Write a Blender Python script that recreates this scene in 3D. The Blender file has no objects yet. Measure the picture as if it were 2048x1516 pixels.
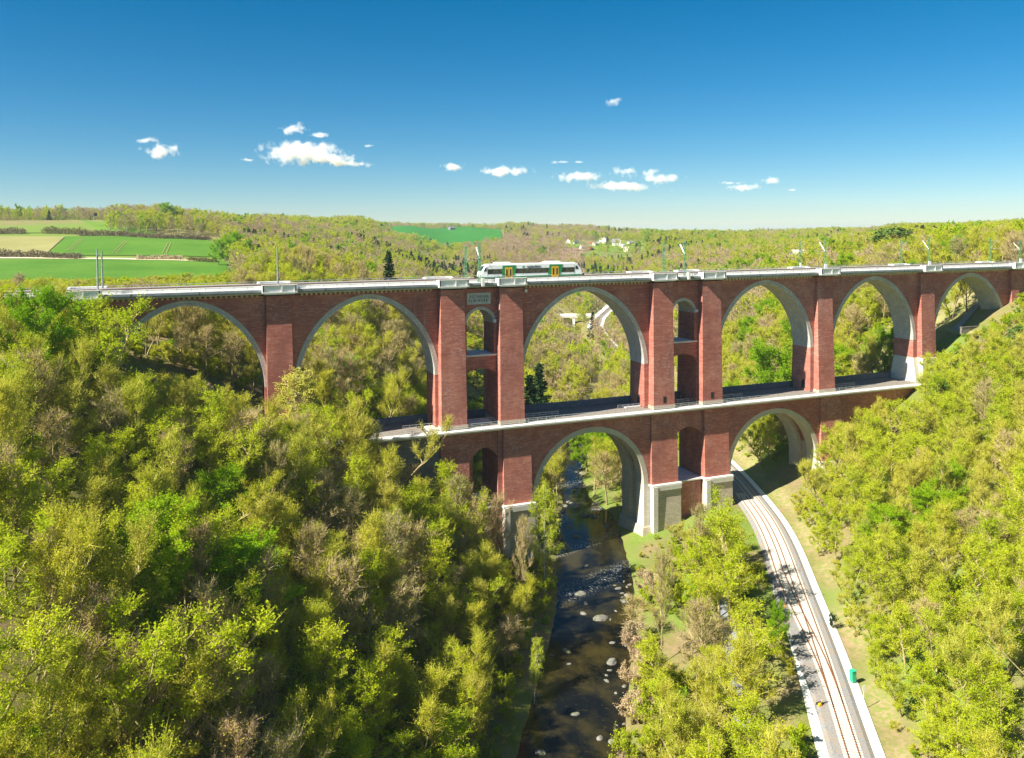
import bpy, bmesh, math, random
import numpy as np
from mathutils import Vector, Matrix

# ------------------------------------------------------------------ camera, world, sun, exposure
SC = bpy.context.scene
COL = SC.collection
FOC = 1650.0; YAW = math.radians(21.6); PITCH = math.radians(2.0); ROLL = -0.0075
CAM = np.array([-72.5, -185.4, 80.2]); HZ = 462.0
PPX, PPY = 1024.0, HZ + FOC * math.tan(PITCH)
FW = np.array([math.sin(YAW) * math.cos(PITCH), math.cos(YAW) * math.cos(PITCH), -math.sin(PITCH)])
RT = np.array([math.cos(YAW), -math.sin(YAW), 0.0]); UPV = np.cross(RT, FW)
R2 = math.cos(ROLL) * RT + math.sin(ROLL) * UPV
U2 = -math.sin(ROLL) * RT + math.cos(ROLL) * UPV
FWH = np.array([math.sin(YAW), math.cos(YAW)]); RTH = np.array([math.cos(YAW), -math.sin(YAW)])

cd = bpy.data.cameras.new('camera'); cam = bpy.data.objects.new('camera', cd); COL.objects.link(cam)
cd.sensor_width = 36.0; cd.sensor_fit = 'HORIZONTAL'; cd.lens = 36.0 * FOC / 2048.0
cd.shift_x = 0.0; cd.shift_y = -(758.0 - PPY) / 2048.0
cd.clip_start = 1.0; cd.clip_end = 40000.0
M3 = Matrix((R2.tolist(), U2.tolist(), (-FW).tolist())).transposed()
cam.matrix_world = Matrix.Translation(CAM.tolist()) @ M3.to_4x4()
SC.camera = cam

SUN_D = Vector((1.05, 0.18, -1.0)).normalized()
el = math.asin(-SUN_D.z); rot = math.atan2(-SUN_D.x, -SUN_D.y)
W = bpy.data.worlds.new('World'); SC.world = W; W.use_nodes = True
wt = W.node_tree; bg = wt.nodes['Background']
sky = wt.nodes.new('ShaderNodeTexSky'); sky.sky_type = 'NISHITA'; sky.sun_disc = False
sky.sun_elevation = el; sky.sun_rotation = rot; sky.altitude = 300; sky.air_density = 0.85; sky.dust_density = 0.0; sky.ozone_density = 5.0
hsv = wt.nodes.new('ShaderNodeHueSaturation'); hsv.inputs['Saturation'].default_value = 1.38; hsv.inputs['Hue'].default_value = 0.489; hsv.inputs['Value'].default_value = 0.87
wt.links.new(sky.outputs[0], hsv.inputs['Color']); wt.links.new(hsv.outputs[0], bg.inputs[0]); bg.inputs[1].default_value = 0.05
sl = bpy.data.lights.new('sun', 'SUN'); sl.energy = 5.0; sl.angle = math.radians(0.5); sl.color = (1.0, 0.94, 0.80)
so = bpy.data.objects.new('sun', sl); COL.objects.link(so); so.rotation_euler = SUN_D.to_track_quat('-Z', 'Y').to_euler()
so.location = (-300, -150, 400)
SC.view_settings.view_transform = 'Standard'; SC.view_settings.look = 'None'; SC.view_settings.gamma = 1.0
SC.view_settings.exposure = 1.3; SC.view_settings.use_curve_mapping = False
SC.cycles.max_bounces = 8; SC.cycles.diffuse_bounces = 4; SC.cycles.glossy_bounces = 3; SC.cycles.transmission_bounces = 4
SC.cycles.transparent_max_bounces = 8; SC.cycles.volume_bounces = 6
SC.cycles.use_denoising = True; SC.cycles.denoiser = 'OPENIMAGEDENOISE'; SC.cycles.denoising_input_passes = 'RGB_ALBEDO_NORMAL'

rng = np.random.default_rng(7); random.seed(7)

# ------------------------------------------------------------------ projection helpers
def proj(P):
    d = np.atleast_2d(np.asarray(P, float)) - CAM
    z = d @ FW; zz = np.where(np.abs(z) < 1e-6, 1e-6, z)
    return np.stack([PPX + FOC * (d @ R2) / zz, PPY - FOC * (d @ U2) / zz, z], 1)
def ray(x, y): return FW + R2 * (x - PPX) / FOC - U2 * (y - PPY) / FOC
def onY(x, y, Y=0.0):
    d = ray(x, y); return CAM + d * ((Y - CAM[1]) / d[1])
def onZ(x, y, Z=0.0):
    d = ray(x, y); return CAM + d * ((Z - CAM[2]) / d[2])

# ------------------------------------------------------------------ value noise
_G = np.random.default_rng(3).random((256, 256))
def vnoise(x, y):
    x = np.asarray(x, float); y = np.asarray(y, float)
    xi = np.floor(x).astype(int); yi = np.floor(y).astype(int); fx = x - xi; fy = y - yi
    fx = fx * fx * (3 - 2 * fx); fy = fy * fy * (3 - 2 * fy)
    g = lambda a, b: _G[a % 256, b % 256]
    return (g(xi, yi) * (1 - fx) + g(xi + 1, yi) * fx) * (1 - fy) + (g(xi, yi + 1) * (1 - fx) + g(xi + 1, yi + 1) * fx) * fy
def fbm(x, y, o=4):
    s = 0; a = 0.5; t = 0
    for k in range(o):
        s = s + a * vnoise(x * 2 ** k + 17 * k, y * 2 ** k + 31 * k); t += a; a *= 0.5
    return s / t
def sstep(a, b, x):
    t = np.clip((x - a) / (b - a), 0, 1); return t * t * (3 - 2 * t)

# ------------------------------------------------------------------ terrain function
RIV_Y = [-400, -200, -77, -28, 14, 60, 140, 220, 300, 418, 510, 640, 800, 1200]
RIV_X = [-222, -97, -21.5, 9.5, 27.5, 43.5, 94, 142, 172, 217, 250, 286, 310, 330]
RAIL_Y = [-260, -160, -98, -77, -57, -39, -26, -10, 9, 20.5, 60, 150, 372, 432, 532, 600]
RAIL_X = [-92, -27, 12.7, 27, 39.6, 51, 59.5, 67.3, 75.6, 80.2, 95, 128, 216, 250, 318, 360]
def smooth_path(Y, X, step=4.0):
    yy = np.arange(Y[0], Y[-1], step); xx = np.interp(yy, Y, X)
    k = np.ones(7) / 7
    xp = np.pad(xx, 3, mode='reflect', reflect_type='odd')
    return yy, np.convolve(xp, k, 'valid')
_ry, _rx = smooth_path(RIV_Y, RIV_X); _ty, _tx = smooth_path(RAIL_Y, RAIL_X)
def river_x(y): return np.interp(y, _ry, _rx)
def rail_x(y): return np.interp(y, _ty, _tx)
PS = [-600, -300, -150, -122, -107, -90, -75, -60, -45, -30, -20, -14, -10.5, -8.5, -5, 5, 8.5, 10.5, 16, 25, 38, 42, 55, 60, 75, 92, 110, 120, 140, 155, 175, 260, 600]
PZ = [61, 60, 61, 58, 52, 45, 37, 28, 17, 6.3, 2.0, 1.2, 0.5, -0.5, -1.0, -1.0, -0.5, 0.5, 1.0, 2.4, 6.0, 6.1, 6.1, 7.5, 14, 23, 33, 42, 51, 58, 64, 67, 68]
DIST = np.array([300, 450, 570, 700, 900, 1200, 1600, 2200, 4000, 9000.])
TPX = np.array([-500, 0, 200, 330, 430, 520, 600, 720, 800, 900, 1000, 1130, 1250, 1400, 1550, 1700, 1850, 2048, 2700.])
TY = np.array([
 [625, 556, 520, 478, 444, 446, 460, 468, 471, 472],
 [625, 554, 520, 476, 441, 444, 460, 468, 471, 472],
 [628, 557, 521, 474, 440, 446, 460, 467, 470, 471],
 [630, 560, 522, 476, 441, 447, 460, 467, 470, 471],
 [640, 566, 524, 482, 454, 454, 460, 467, 470, 471],
 [650, 578, 535, 505, 473, 462, 462, 467, 470, 470],
 [660, 590, 555, 520, 488, 466, 461, 467, 469, 470],
 [690, 620, 580, 548, 510, 478, 448, 466, 469, 469],
 [720, 650, 610, 580, 538, 508, 478, 453, 469, 468],
 [760, 690, 650, 620, 575, 540, 500, 456, 468, 467],
 [790, 705, 680, 645, 588, 522, 490, 461, 467, 466],
 [810, 750, 692, 648, 605, 535, 489, 471, 468, 465],
 [790, 742, 688, 643, 592, 536, 491, 473, 468, 464],
 [720, 660, 612, 572, 532, 506, 488, 478, 469, 463],
 [640, 596, 558, 534, 514, 500, 488, 478, 467, 462],
 [575, 545, 524, 513, 501, 490, 481, 474, 466, 461],
 [555, 525, 508, 497, 487, 478, 472, 468, 464, 460],
 [540, 512, 500, 490, 480, 470, 464, 462, 461, 459],
 [540, 512, 500, 490, 480, 472, 466, 463, 460, 457]], float)
TH = CAM[2] - (TY - (HZ - 0.0075 * (TPX[:, None] - 1024))) / FOC * DIST[None, :]
LD = np.log(DIST)
def polar(X, Y):
    dx = X - CAM[0]; dy = Y - CAM[1]
    f = dx * FWH[0] + dy * FWH[1]; r = dx * RTH[0] + dy * RTH[1]
    d = np.hypot(f, r); az = np.clip(np.arctan2(r, f), -0.73, 0.78)
    return 1024 + FOC * np.tan(az), d * np.cos(az), d
def H(X, Y):
    X = np.asarray(X, float); Y = np.asarray(Y, float)
    s = X - river_x(Y)
    sw = s + np.sign(s) * 5.0 * sstep(15, 34, Y) * (1 - sstep(12, 40, np.abs(s)))
    near = np.interp(sw, PS, PZ)
    bank = sstep(10, 18, np.abs(s)) * (1 - sstep(34, 40, s) * (1 - sstep(56, 64, s)))
    near = near + bank * ((fbm(X / 22, Y / 22, 3) - 0.5) * 3.2 + (fbm(X / 5, Y / 5, 2) - 0.5) * 0.9)
    px, dep, d = polar(X, Y)
    ld = np.log(np.clip(d * np.cos(np.arctan((px - 1024) / FOC)), 300, 9000))
    i = np.clip(np.searchsorted(TPX, px) - 1, 0, len(TPX) - 2); fx = np.clip((px - TPX[i]) / (TPX[i + 1] - TPX[i]), 0, 1); fx = fx * fx * (3 - 2 * fx)
    j = np.clip(np.searchsorted(LD, ld) - 1, 0, len(LD) - 2); fy = np.clip((ld - LD[j]) / (LD[j + 1] - LD[j]), 0, 1)
    far = (TH[i, j] * (1 - fx) + TH[i + 1, j] * fx) * (1 - fy) + (TH[i, j + 1] * (1 - fx) + TH[i + 1, j + 1] * fx) * fy
    rough = 1 - sstep(430, 500, px * -1 + 950)          # calmer over the fields on the left
    far = far + ((fbm(X / 90, Y / 90, 3) - 0.5) * 10 * sstep(500, 900, d) + (fbm(X / 300 + 7, Y / 300 + 2, 2) - 0.5) * 26 * sstep(700, 1600, d)) * rough
    # keep the valley floor cut through the middle distance
    w = sstep(330, 480, d)
    h = near * (1 - w) + far * w
    cut = (1 - sstep(12, 60, np.abs(s))) * w * (1 - sstep(760, 900, d))
    floor_ = np.interp(np.abs(s), [0, 8.5, 10.5, 30, 60], [-1, -0.6, 0.8, 3.5, 6])
    h = h * (1 - cut) + floor_ * cut
    yard = (1 - sstep(7, 16, np.abs(X - rail_x(Y)))) * w * (1 - sstep(560, 640, Y))
    h = h * (1 - yard) + 6.1 * yard
    return h
def hit(px, py, dmax=9000):
    d = ray(px, py); ts = np.concatenate([np.linspace(60, 600, 900), np.geomspace(600, dmax, 900)[1:]])
    P = CAM[None, :] + d[None, :] * ts[:, None]
    g = H(P[:, 0], P[:, 1]); below = np.where(P[:, 2] <= g)[0]
    k = below[0] if len(below) else len(ts) - 1
    if len(below) and k > 0:
        a = P[k - 1, 2] - g[k - 1]; b = P[k, 2] - g[k]; t = a / (a - b); q = P[k - 1] * (1 - t) + P[k] * t
    else: q = P[k]
    return np.array([q[0], q[1], float(H(q[0], q[1]))])
def along(px, D):
    """ground point in the direction of image column px, D metres ahead"""
    q = CAM[:2] + FWH * D + RTH * (px - 1024) / FOC * D
    return np.array([q[0], q[1], float(H(q[0], q[1]))])

# ------------------------------------------------------------------ scene-graph helpers
ORG = {}
def tag(o, label=None, cat=None, group=None, kind=None):
    if label: o['label'] = label
    if cat: o['category'] = cat
    if group: o['group'] = group
    if kind: o['kind'] = kind
    return o
def thing(name, label, cat, loc=(0, 0, 0), rz=0.0, group=None):
    o = bpy.data.objects.new(name, None); COL.objects.link(o); o.empty_display_size = 0.5
    o.location = loc; o.rotation_euler = (0, 0, rz); ORG[o.name] = np.array(loc, float) if rz == 0 else np.zeros(3)
    return tag(o, label, cat, group)
class MB:
    """collects shapes and links them as ONE mesh object"""
    def __init__(s): s.v = []; s.f = []; s.m = []; s.uv = []; s.n = 0
    def add(s, V, F, mi=0, UV=None):
        V = [tuple(map(float, p)) for p in V]
        for f in F:
            s.f.append(tuple(i + s.n for i in f)); s.m.append(mi)
            s.uv.append([UV[i] for i in f] if UV is not None else None)
        s.v += V; s.n += len(V); return s
    def box(s, x0, x1, y0, y1, z0, z1, mi=0):
        V = [(x, y, z) for z in (z0, z1) for y in (y0, y1) for x in (x0, x1)]
        return s.add(V, [(0, 2, 3, 1), (4, 5, 7, 6), (0, 1, 5, 4), (2, 6, 7, 3), (0, 4, 6, 2), (1, 3, 7, 5)], mi)
    def hexa(s, bot, top, mi=0):
        V = list(bot) + list(top)
        return s.add(V, [(3, 2, 1, 0), (4, 5, 6, 7), (0, 1, 5, 4), (1, 2, 6, 5), (2, 3, 7, 6), (3, 0, 4, 7)], mi)
    def quad(s, a, b, c, d, mi=0): return s.add([a, b, c, d], [(0, 1, 2, 3)], mi)
    def prism_y(s, poly, y0, y1, mi=0):
        n = len(poly); V = [(x, y0, z) for x, z in poly] + [(x, y1, z) for x, z in poly]
        F = [tuple(range(n)), tuple(range(2 * n - 1, n - 1, -1))] + [(i, i + n, (i + 1) % n + n, (i + 1) % n) for i in range(n)]
        return s.add(V, F, mi)
    def tube(s, pts, rad, n=6, mi=0, cap=True):
        pts = [np.array(p, float) for p in pts]; V = []; F = []
        rad = rad if hasattr(rad, '__len__') else [rad] * len(pts)
        for i, p in enumerate(pts):
            t = pts[min(i + 1, len(pts) - 1)] - pts[max(i - 1, 0)]; t /= (np.linalg.norm(t) + 1e-9)
            a = np.cross(t, (0, 0, 1) if abs(t[2]) < 0.9 else (1, 0, 0)); a /= np.linalg.norm(a); b = np.cross(t, a)
            for k in range(n):
                an = 2 * math.pi * k / n; V.append(p + rad[i] * (math.cos(an) * a + math.sin(an) * b))
        for i in range(len(pts) - 1):
            for k in range(n):
                F.append((i * n + k, i * n + (k + 1) % n, (i + 1) * n + (k + 1) % n, (i + 1) * n + k))
        if cap: F += [tuple(range(n))[::-1], tuple(range((len(pts) - 1) * n, len(pts) * n))]
        return s.add(V, F, mi)
    def bar(s, a, b, w=0.05, mi=0): return s.tube([a, b], w / 2, 4, mi)
    def build(s, name, mats, parent=None, label=None, kind=None, smooth=False):
        mats = mats if isinstance(mats, (list, tuple)) else [mats]
        o0 = np.zeros(3)
        if parent is not None: o0 = ORG.get(parent.name, np.zeros(3))
        V = np.array(s.v, float) - o0 if s.n else np.zeros((0, 3))
        me = bpy.data.meshes.new(name); me.from_pydata(V.tolist(), [], s.f)
        for m in mats: me.materials.append(m)
        me.polygons.foreach_set('material_index', s.m)
        if any(u is not None for u in s.uv):
            l = me.uv_layers.new(name='UVMap'); k = 0; arr = []
            for f, u in zip(s.f, s.uv): arr += [c for p in (u if u else [(0, 0)] * len(f)) for c in p]
            l.data.foreach_set('uv', arr)
        if smooth: me.polygons.foreach_set('use_smooth', [True] * len(s.f))
        me.update()
        o = bpy.data.objects.new(name, me); COL.objects.link(o)
        if parent is not None:
            o.parent = parent; ORG[o.name] = o0
        if label: o['label'] = label
        if kind: o['kind'] = kind
        return o
def mesh_np(name, V, Q, mats, MI=None, smooth=False):
    """mesh from numpy quads/tris (Q: list of arrays n x k)"""
    me = bpy.data.meshes.new(name); V = np.asarray(V, np.float32)
    me.vertices.add(len(V)); me.vertices.foreach_set('co', V.ravel())
    tot = sum(q.size for q in Q); nf = sum(len(q) for q in Q)
    me.loops.add(tot); me.loops.foreach_set('vertex_index', np.concatenate([q.ravel() for q in Q]).astype(np.int32))
    starts = []; c = 0
    for q in Q:
        starts.append(c + np.arange(len(q)) * q.shape[1]); c += q.size
    me.polygons.add(nf); me.polygons.foreach_set('loop_start', np.concatenate(starts).astype(np.int32))
    for m in mats: me.materials.append(m)
    if MI is not None: me.polygons.foreach_set('material_index', np.asarray(MI, np.int32))
    if smooth: me.polygons.foreach_set('use_smooth', np.ones(nf, bool))
    me.update(calc_edges=True); me.validate()
    return me

# ------------------------------------------------------------------ materials
class NT:
    def __init__(s, name):
        s.m = bpy.data.materials.new(name); s.m.use_nodes = True; s.t = s.m.node_tree; s.b = s.t.nodes['Principled BSDF']; s.out = s.t.nodes['Material Output']
    def n(s, typ, **kw):
        x = s.t.nodes.new('ShaderNode' + typ)
        for k, v in kw.items(): setattr(x, k, v)
        return x
    def l(s, a, b): s.t.links.new(a, b)
    def pos(s): return s.n('NewGeometry').outputs['Position']
    def scale(s, vec, sx, sy, sz):
        m = s.n('Mapping'); m.inputs['Scale'].default_value = (sx, sy, sz); s.l(vec, m.inputs['Vector']); return m.outputs[0]
    def noise(s, vec, sc, det=3, rough=0.5, dist=0.0):
        x = s.n('TexNoise'); x.inputs['Scale'].default_value = sc; x.inputs['Detail'].default_value = det; x.inputs['Roughness'].default_value = rough; x.inputs['Distortion'].default_value = dist
        s.l(vec, x.inputs['Vector']); return x.outputs['Fac']
    def ramp(s, fac, stops):
        x = s.n('ValToRGB'); e = x.color_ramp.elements
        while len(e) < len(stops): e.new(0.5)
        for k, (p, c) in enumerate(stops): e[k].position = p; e[k].color = (*c, 1) if len(c) == 3 else c
        s.l(fac, x.inputs[0]); return x.outputs[0]
    def mix(s, fac, a, b, mode='MIX'):
        x = s.n('Mix', data_type='RGBA', blend_type=mode)
        for sock, v in ((x.inputs[0], fac), (x.inputs[6], a), (x.inputs[7], b)):
            if hasattr(v, 'links') or hasattr(v, 'is_linked'): s.l(v, sock)
            elif isinstance(v, (int, float)): sock.default_value = v
            else: sock.default_value = (*v, 1)
        return x.outputs[2]
    def math(s, op, a, b=0.0, clamp=False):
        x = s.n('Math', operation=op); x.use_clamp = clamp
        for sock, v in ((x.inputs[0], a), (x.inputs[1], b)):
            if isinstance(v, (int, float)): sock.default_value = v
            else: s.l(v, sock)
        return x.outputs[0]
    def sep(s, vec):
        x = s.n('SeparateXYZ'); s.l(vec, x.inputs[0]); return x.outputs
    def comb(s, x_, y_, z_=0.0):
        x = s.n('CombineXYZ')
        for i, v in enumerate((x_, y_, z_)):
            if isinstance(v, (int, float)): x.inputs[i].default_value = v
            else: s.l(v, x.inputs[i])
        return x.outputs[0]
    def col(s, c):
        i = s.b.inputs['Base Color']
        if hasattr(c, 'is_linked'): s.l(c, i)
        else: i.default_value = (*c, 1)
        return s
    def set(s, rough=0.7, metal=0.0, spec=0.4):
        s.b.inputs['Roughness'].default_value = rough; s.b.inputs['Metallic'].default_value = metal; s.b.inputs['Specular IOR Level'].default_value = spec; return s
    def bump(s, h, strength=0.3, dist=0.1):
        x = s.n('Bump'); x.inputs['Strength'].default_value = strength; x.inputs['Distance'].default_value = dist; s.l(h, x.inputs['Height']); s.l(x.outputs[0], s.b.inputs['Normal']); return s

def plain(name, c, rough=0.6, metal=0.0, var=0.15, sc=1.5):
    t = NT(name); f = t.noise(t.pos(), sc, 4, 0.6)
    lo = tuple(max(0, x * (1 - var)) for x in c); hi = tuple(min(1, x * (1 + var)) for x in c)
    t.col(t.ramp(f, [(0.3, lo), (0.7, hi)])).set(rough, metal); return t.m
MT = {}
def mk_brick():
    t = NT('brick'); p = t.pos(); x, y, z = t.sep(p)
    u = t.math('ADD', x, y); uv = t.comb(u, z, 0.0)
    br = t.n('TexBrick'); br.inputs['Scale'].default_value = 1.0; br.inputs['Brick Width'].default_value = 0.55; br.inputs['Row Height'].default_value = 0.26
    br.inputs['Mortar Size'].default_value = 0.018; br.inputs['Color1'].default_value = (0.66, 0.27, 0.18, 1); br.inputs['Color2'].default_value = (0.48, 0.165, 0.115, 1); br.inputs['Mortar'].default_value = (0.52, 0.33, 0.27, 1)
    t.l(uv, br.inputs['Vector'])
    streak = t.noise(t.scale(p, 0.35, 0.35, 3.2), 1.0, 5, 0.65)
    c = t.mix(t.ramp(streak, [(0.35, (0, 0, 0)), (0.68, (1, 1, 1))]), br.outputs['Color'], (0.36, 0.105, 0.08))
    big = t.noise(p, 0.09, 4, 0.6)
    c = t.mix(t.ramp(big, [(0.45, (0, 0, 0)), (0.68, (0.6, 0.6, 0.6))]), c, (0.66, 0.31, 0.23))
    mid = t.noise(t.scale(p, 1.0, 1.0, 1.6), 0.35, 5, 0.7)
    c = t.mix(t.ramp(mid, [(0.46, (0, 0, 0)), (0.66, (0.65, 0.65, 0.65))]), c, (0.30, 0.105, 0.085))
    run = t.noise(t.scale(p, 0.9, 0.9, 0.06), 1.0, 4, 0.6)
    c = t.mix(t.ramp(run, [(0.55, (0, 0, 0)), (0.8, (0.45, 0.45, 0.45))]), c, (0.24, 0.09, 0.085))
    ef = t.math('MULTIPLY', t.ramp(t.noise(p, 0.12, 2), [(0.48, (0, 0, 0)), (0.62, (1, 1, 1))]), t.ramp(t.noise(t.scale(p, 1.0, 1.0, 2.2), 1.6, 6, 0.75), [(0.54, (0, 0, 0)), (0.64, (0.75, 0.75, 0.75))]))
    fine = t.noise(t.scale(p, 0.55, 0.55, 5.5), 1.0, 3, 0.7)
    c = t.mix(t.ramp(fine, [(0.38, (0.55, 0.55, 0.55)), (0.6, (0, 0, 0))]), c, (0.25, 0.075, 0.06))
    c = t.mix(t.ramp(t.noise(t.scale(p, 0.5, 0.5, 4.0), 1.7, 3, 0.7), [(0.56, (0, 0, 0)), (0.74, (0.5, 0.5, 0.5))]), c, (0.66, 0.32, 0.24))
    c = t.mix(ef, c, (0.55, 0.48, 0.47))
    oi = t.n('ObjectInfo'); c = t.mix(t.math('MULTIPLY', oi.outputs['Random'], 0.45), c, t.mix(1.0, c, (0.74, 0.66, 0.66), 'MULTIPLY'))
    soot = t.math('MULTIPLY', t.ramp(t.noise(t.scale(p, 0.16, 0.16, 0.05), 1.0, 5, 0.7), [(0.5, (0, 0, 0)), (0.7, (0.6, 0.6, 0.6))]), 1.0); c = t.mix(soot, c, (0.20, 0.085, 0.08))
    lime = t.math('MULTIPLY', t.ramp(t.noise(t.scale(p, 0.7, 0.7, 0.045), 1.0, 5, 0.72), [(0.60, (0, 0, 0)), (0.72, (0.55, 0.55, 0.55))]), t.ramp(t.noise(p, 0.06, 2), [(0.48, (0, 0, 0)), (0.62, (1, 1, 1))])); c = t.mix(lime, c, (0.58, 0.42, 0.37))
    t.col(c).set(0.85, 0, 0.2).bump(br.outputs['Fac'], -0.25, 0.02); MT['brick'] = t.m
mk_brick()
def mk_stone(name, a, b, uvm, bw, rh, mort, stain=0.5):
    t = NT(name); p = t.pos(); x, y, z = t.sep(p)
    br = t.n('TexBrick'); br.inputs['Scale'].default_value = 1.0; br.inputs['Brick Width'].default_value = bw; br.inputs['Row Height'].default_value = rh; br.inputs['Mortar Size'].default_value = 0.03
    br.inputs['Color1'].default_value = (*a, 1); br.inputs['Color2'].default_value = (*b, 1); br.inputs['Mortar'].default_value = (*mort, 1)
    if uvm:
        uvn = t.n('UVMap'); t.l(uvn.outputs[0], br.inputs['Vector'])
    else: t.l(t.comb(t.math('ADD', x, y), z, 0.0), br.inputs['Vector'])
    c = t.mix(t.ramp(t.noise(p, 0.45, 5, 0.7), [(0.35, (0, 0, 0)), (0.7, (stain, stain, stain))]), br.outputs['Color'], tuple(v * 0.55 for v in b))
    c = t.mix(t.ramp(t.noise(p, 1.7, 4, 0.7), [(0.62, (0, 0, 0)), (0.7, (0.5, 0.5, 0.5))]), c, (0.16, 0.10, 0.085))
    t.col(c).set(0.9, 0, 0.2).bump(t.noise(p, 3.0, 4), 0.3, 0.08); MT[name] = t.m
mk_stone('ring_stone', (0.60, 0.56, 0.50), (0.47, 0.44, 0.40), True, 0.9, 0.6, (0.20, 0.19, 0.18), 0.4)
mk_stone('ring_concrete', (0.55, 0.49, 0.39), (0.50, 0.45, 0.37), True, 2.4, 3.0, (0.38, 0.34, 0.28), 0.35)
mk_stone('base_stone', (0.60, 0.51, 0.40), (0.50, 0.42, 0.33), False, 1.3, 0.55, (0.33, 0.29, 0.24), 0.4)
mk_stone('pale_stone', (0.66, 0.62, 0.54), (0.58, 0.54, 0.47), False, 1.1, 0.8, (0.45, 0.42, 0.37), 0.25)
mk_stone('rubble', (0.24, 0.22, 0.20), (0.17, 0.155, 0.145), False, 0.8, 0.42, (0.28, 0.26, 0.23), 0.6)
MT['fascia'] = plain('fascia_concrete', (0.24, 0.27, 0.30), 0.7, 0, 0.18, 0.6)
MT['white'] = plain('pale_concrete', (0.78, 0.77, 0.74), 0.7, 0, 0.06, 0.5)
MT['walk'] = plain('walkway_concrete', (0.66, 0.64, 0.60), 0.8, 0, 0.12, 0.8)
MT['cornice'] = plain('cornice_stone', (0.50, 0.45, 0.37), 0.85, 0, 0.2, 1.2)
MT['dentil'] = plain('dentil_stone', (0.52, 0.42, 0.28), 0.85, 0, 0.2, 1.0)
MT['steel'] = plain('galvanised_steel', (0.50, 0.52, 0.53), 0.45, 0.5, 0.1)
MT['green'] = plain('green_paint', (0.05, 0.20, 0.09), 0.5, 0.0, 0.2)
MT['ballast_brown'] = plain('rusty_ballast', (0.20, 0.105, 0.075), 0.95, 0, 0.35, 5)
MT['rust'] = plain('rusty_rail', (0.26, 0.10, 0.045), 0.7, 0.2, 0.3, 3)
MT['deck_dark'] = plain('deck_gravel', (0.23, 0.19, 0.16), 0.95, 0, 0.3, 3)
MT['shadow_blue_wall'] = plain('shadow_blue_parapet', (0.10, 0.13, 0.17), 0.8, 0, 0.25, 1)  # blue-dark of the parapet's shadowed inner face put into its colour
MT['plaque'] = plain('plaque_stone', (0.50, 0.50, 0.47), 0.8, 0, 0.15, 2)
MT['dark'] = plain('opening_shade_and_joints', (0.02, 0.02, 0.025), 0.8, 0, 0.2)  # near-black painted as shade inside niches and shafts, also the dark fascia joints
MT['white_paint'] = plain('white_paint', (0.82, 0.83, 0.84), 0.3, 0, 0.04)
MT['train_green'] = plain('train_green', (0.015, 0.22, 0.075), 0.3, 0, 0.1)
MT['train_yellow'] = plain('train_yellow', (0.75, 0.40, 0.012), 0.35, 0, 0.06)
MT['glass'] = plain('tinted_glass', (0.025, 0.03, 0.035), 0.08, 0, 0.2)
MT['pane'] = plain('window_pane', (0.07, 0.065, 0.05), 0.08, 0, 0.5, 2)  # tan reflection of the surroundings painted into the pane colour
MT['ink'] = plain('dark_lettering', (0.02, 0.03, 0.045), 0.6, 0, 0.1)
MT['red'] = plain('red_paint', (0.55, 0.02, 0.02), 0.3, 0, 0.1)
MT['tyre'] = plain('rubber', (0.02, 0.02, 0.02), 0.8, 0, 0.1)
# ------------------------------------------------------------------ the ground: one sheet out to the horizon
def axis(lo, hi, a, b, fine, g):
    mid = np.arange(a, b + 0.1, fine); L = []; x = a; s = fine
    while x > lo: s *= g; x -= s; L.append(x)
    R = []; x = b; s = fine
    while x < hi: s *= g; x += s; R.append(x)
    return np.array(L[::-1] + mid.tolist() + R)
gx = axis(-6000, 11000, -190, 230, 2.5, 1.035); gy = axis(-1500, 12000, -190, 330, 2.5, 1.03)
GX, GY = np.meshgrid(gx, gy); GZ = H(GX, GY)
nx, ny = len(gx), len(gy)
idx = np.arange(nx * ny).reshape(ny, nx)
Qg = np.stack([idx[:-1, :-1].ravel(), idx[:-1, 1:].ravel(), idx[1:, 1:].ravel(), idx[1:, :-1].ravel()], 1)
t = NT('forest_floor'); p = t.pos(); at = t.n('Attribute', attribute_name='cover')
f1 = t.noise(p, 0.11, 5, 0.65); f2 = t.noise(p, 0.9, 4, 0.7)
floor_c = t.mix(t.ramp(f1, [(0.40, (0, 0, 0)), (0.62, (1, 1, 1))]), (0.27, 0.20, 0.11), (0.17, 0.21, 0.04))
floor_c = t.mix(t.ramp(f2, [(0.35, (0, 0, 0)), (0.75, (0.6, 0.6, 0.6))]), floor_c, (0.12, 0.115, 0.04))
grass_c = t.mix(t.ramp(f2, [(0.3, (0, 0, 0)), (0.7, (1, 1, 1))]), (0.10, 0.19, 0.025), (0.20, 0.24, 0.05))
tan_c = t.mix(t.ramp(f2, [(0.35, (0, 0, 0)), (0.6, (1, 1, 1))]), (0.40, 0.27, 0.18), (0.20, 0.24, 0.06))
cs = t.n('SeparateColor'); t.l(at.outputs['Color'], cs.inputs[0])
c = t.mix(cs.outputs[1], floor_c, grass_c); c = t.mix(cs.outputs[0], c, tan_c)
c = t.mix(cs.outputs[2], c, (0.26, 0.17, 0.12))
t.col(c).set(0.95, 0, 0.1).bump(f2, 0.4, 0.3); MT['ground'] = t.m
me = mesh_np('ground', np.stack([GX.ravel(), GY.ravel(), GZ.ravel()], 1), [Qg], [MT['ground']], smooth=True)
px, dep, dd = polar(GX, GY); S_ = GX - river_x(GY); RD = np.abs(GX - rail_x(GY))
green = sstep(435, 460, dd) * (1 - sstep(930, 1000, dd)) * (1 - sstep(440, 500, px + (dd - 560) * 0.12)) * (1 - ((px > 225) & (dd > 740)))
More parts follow.
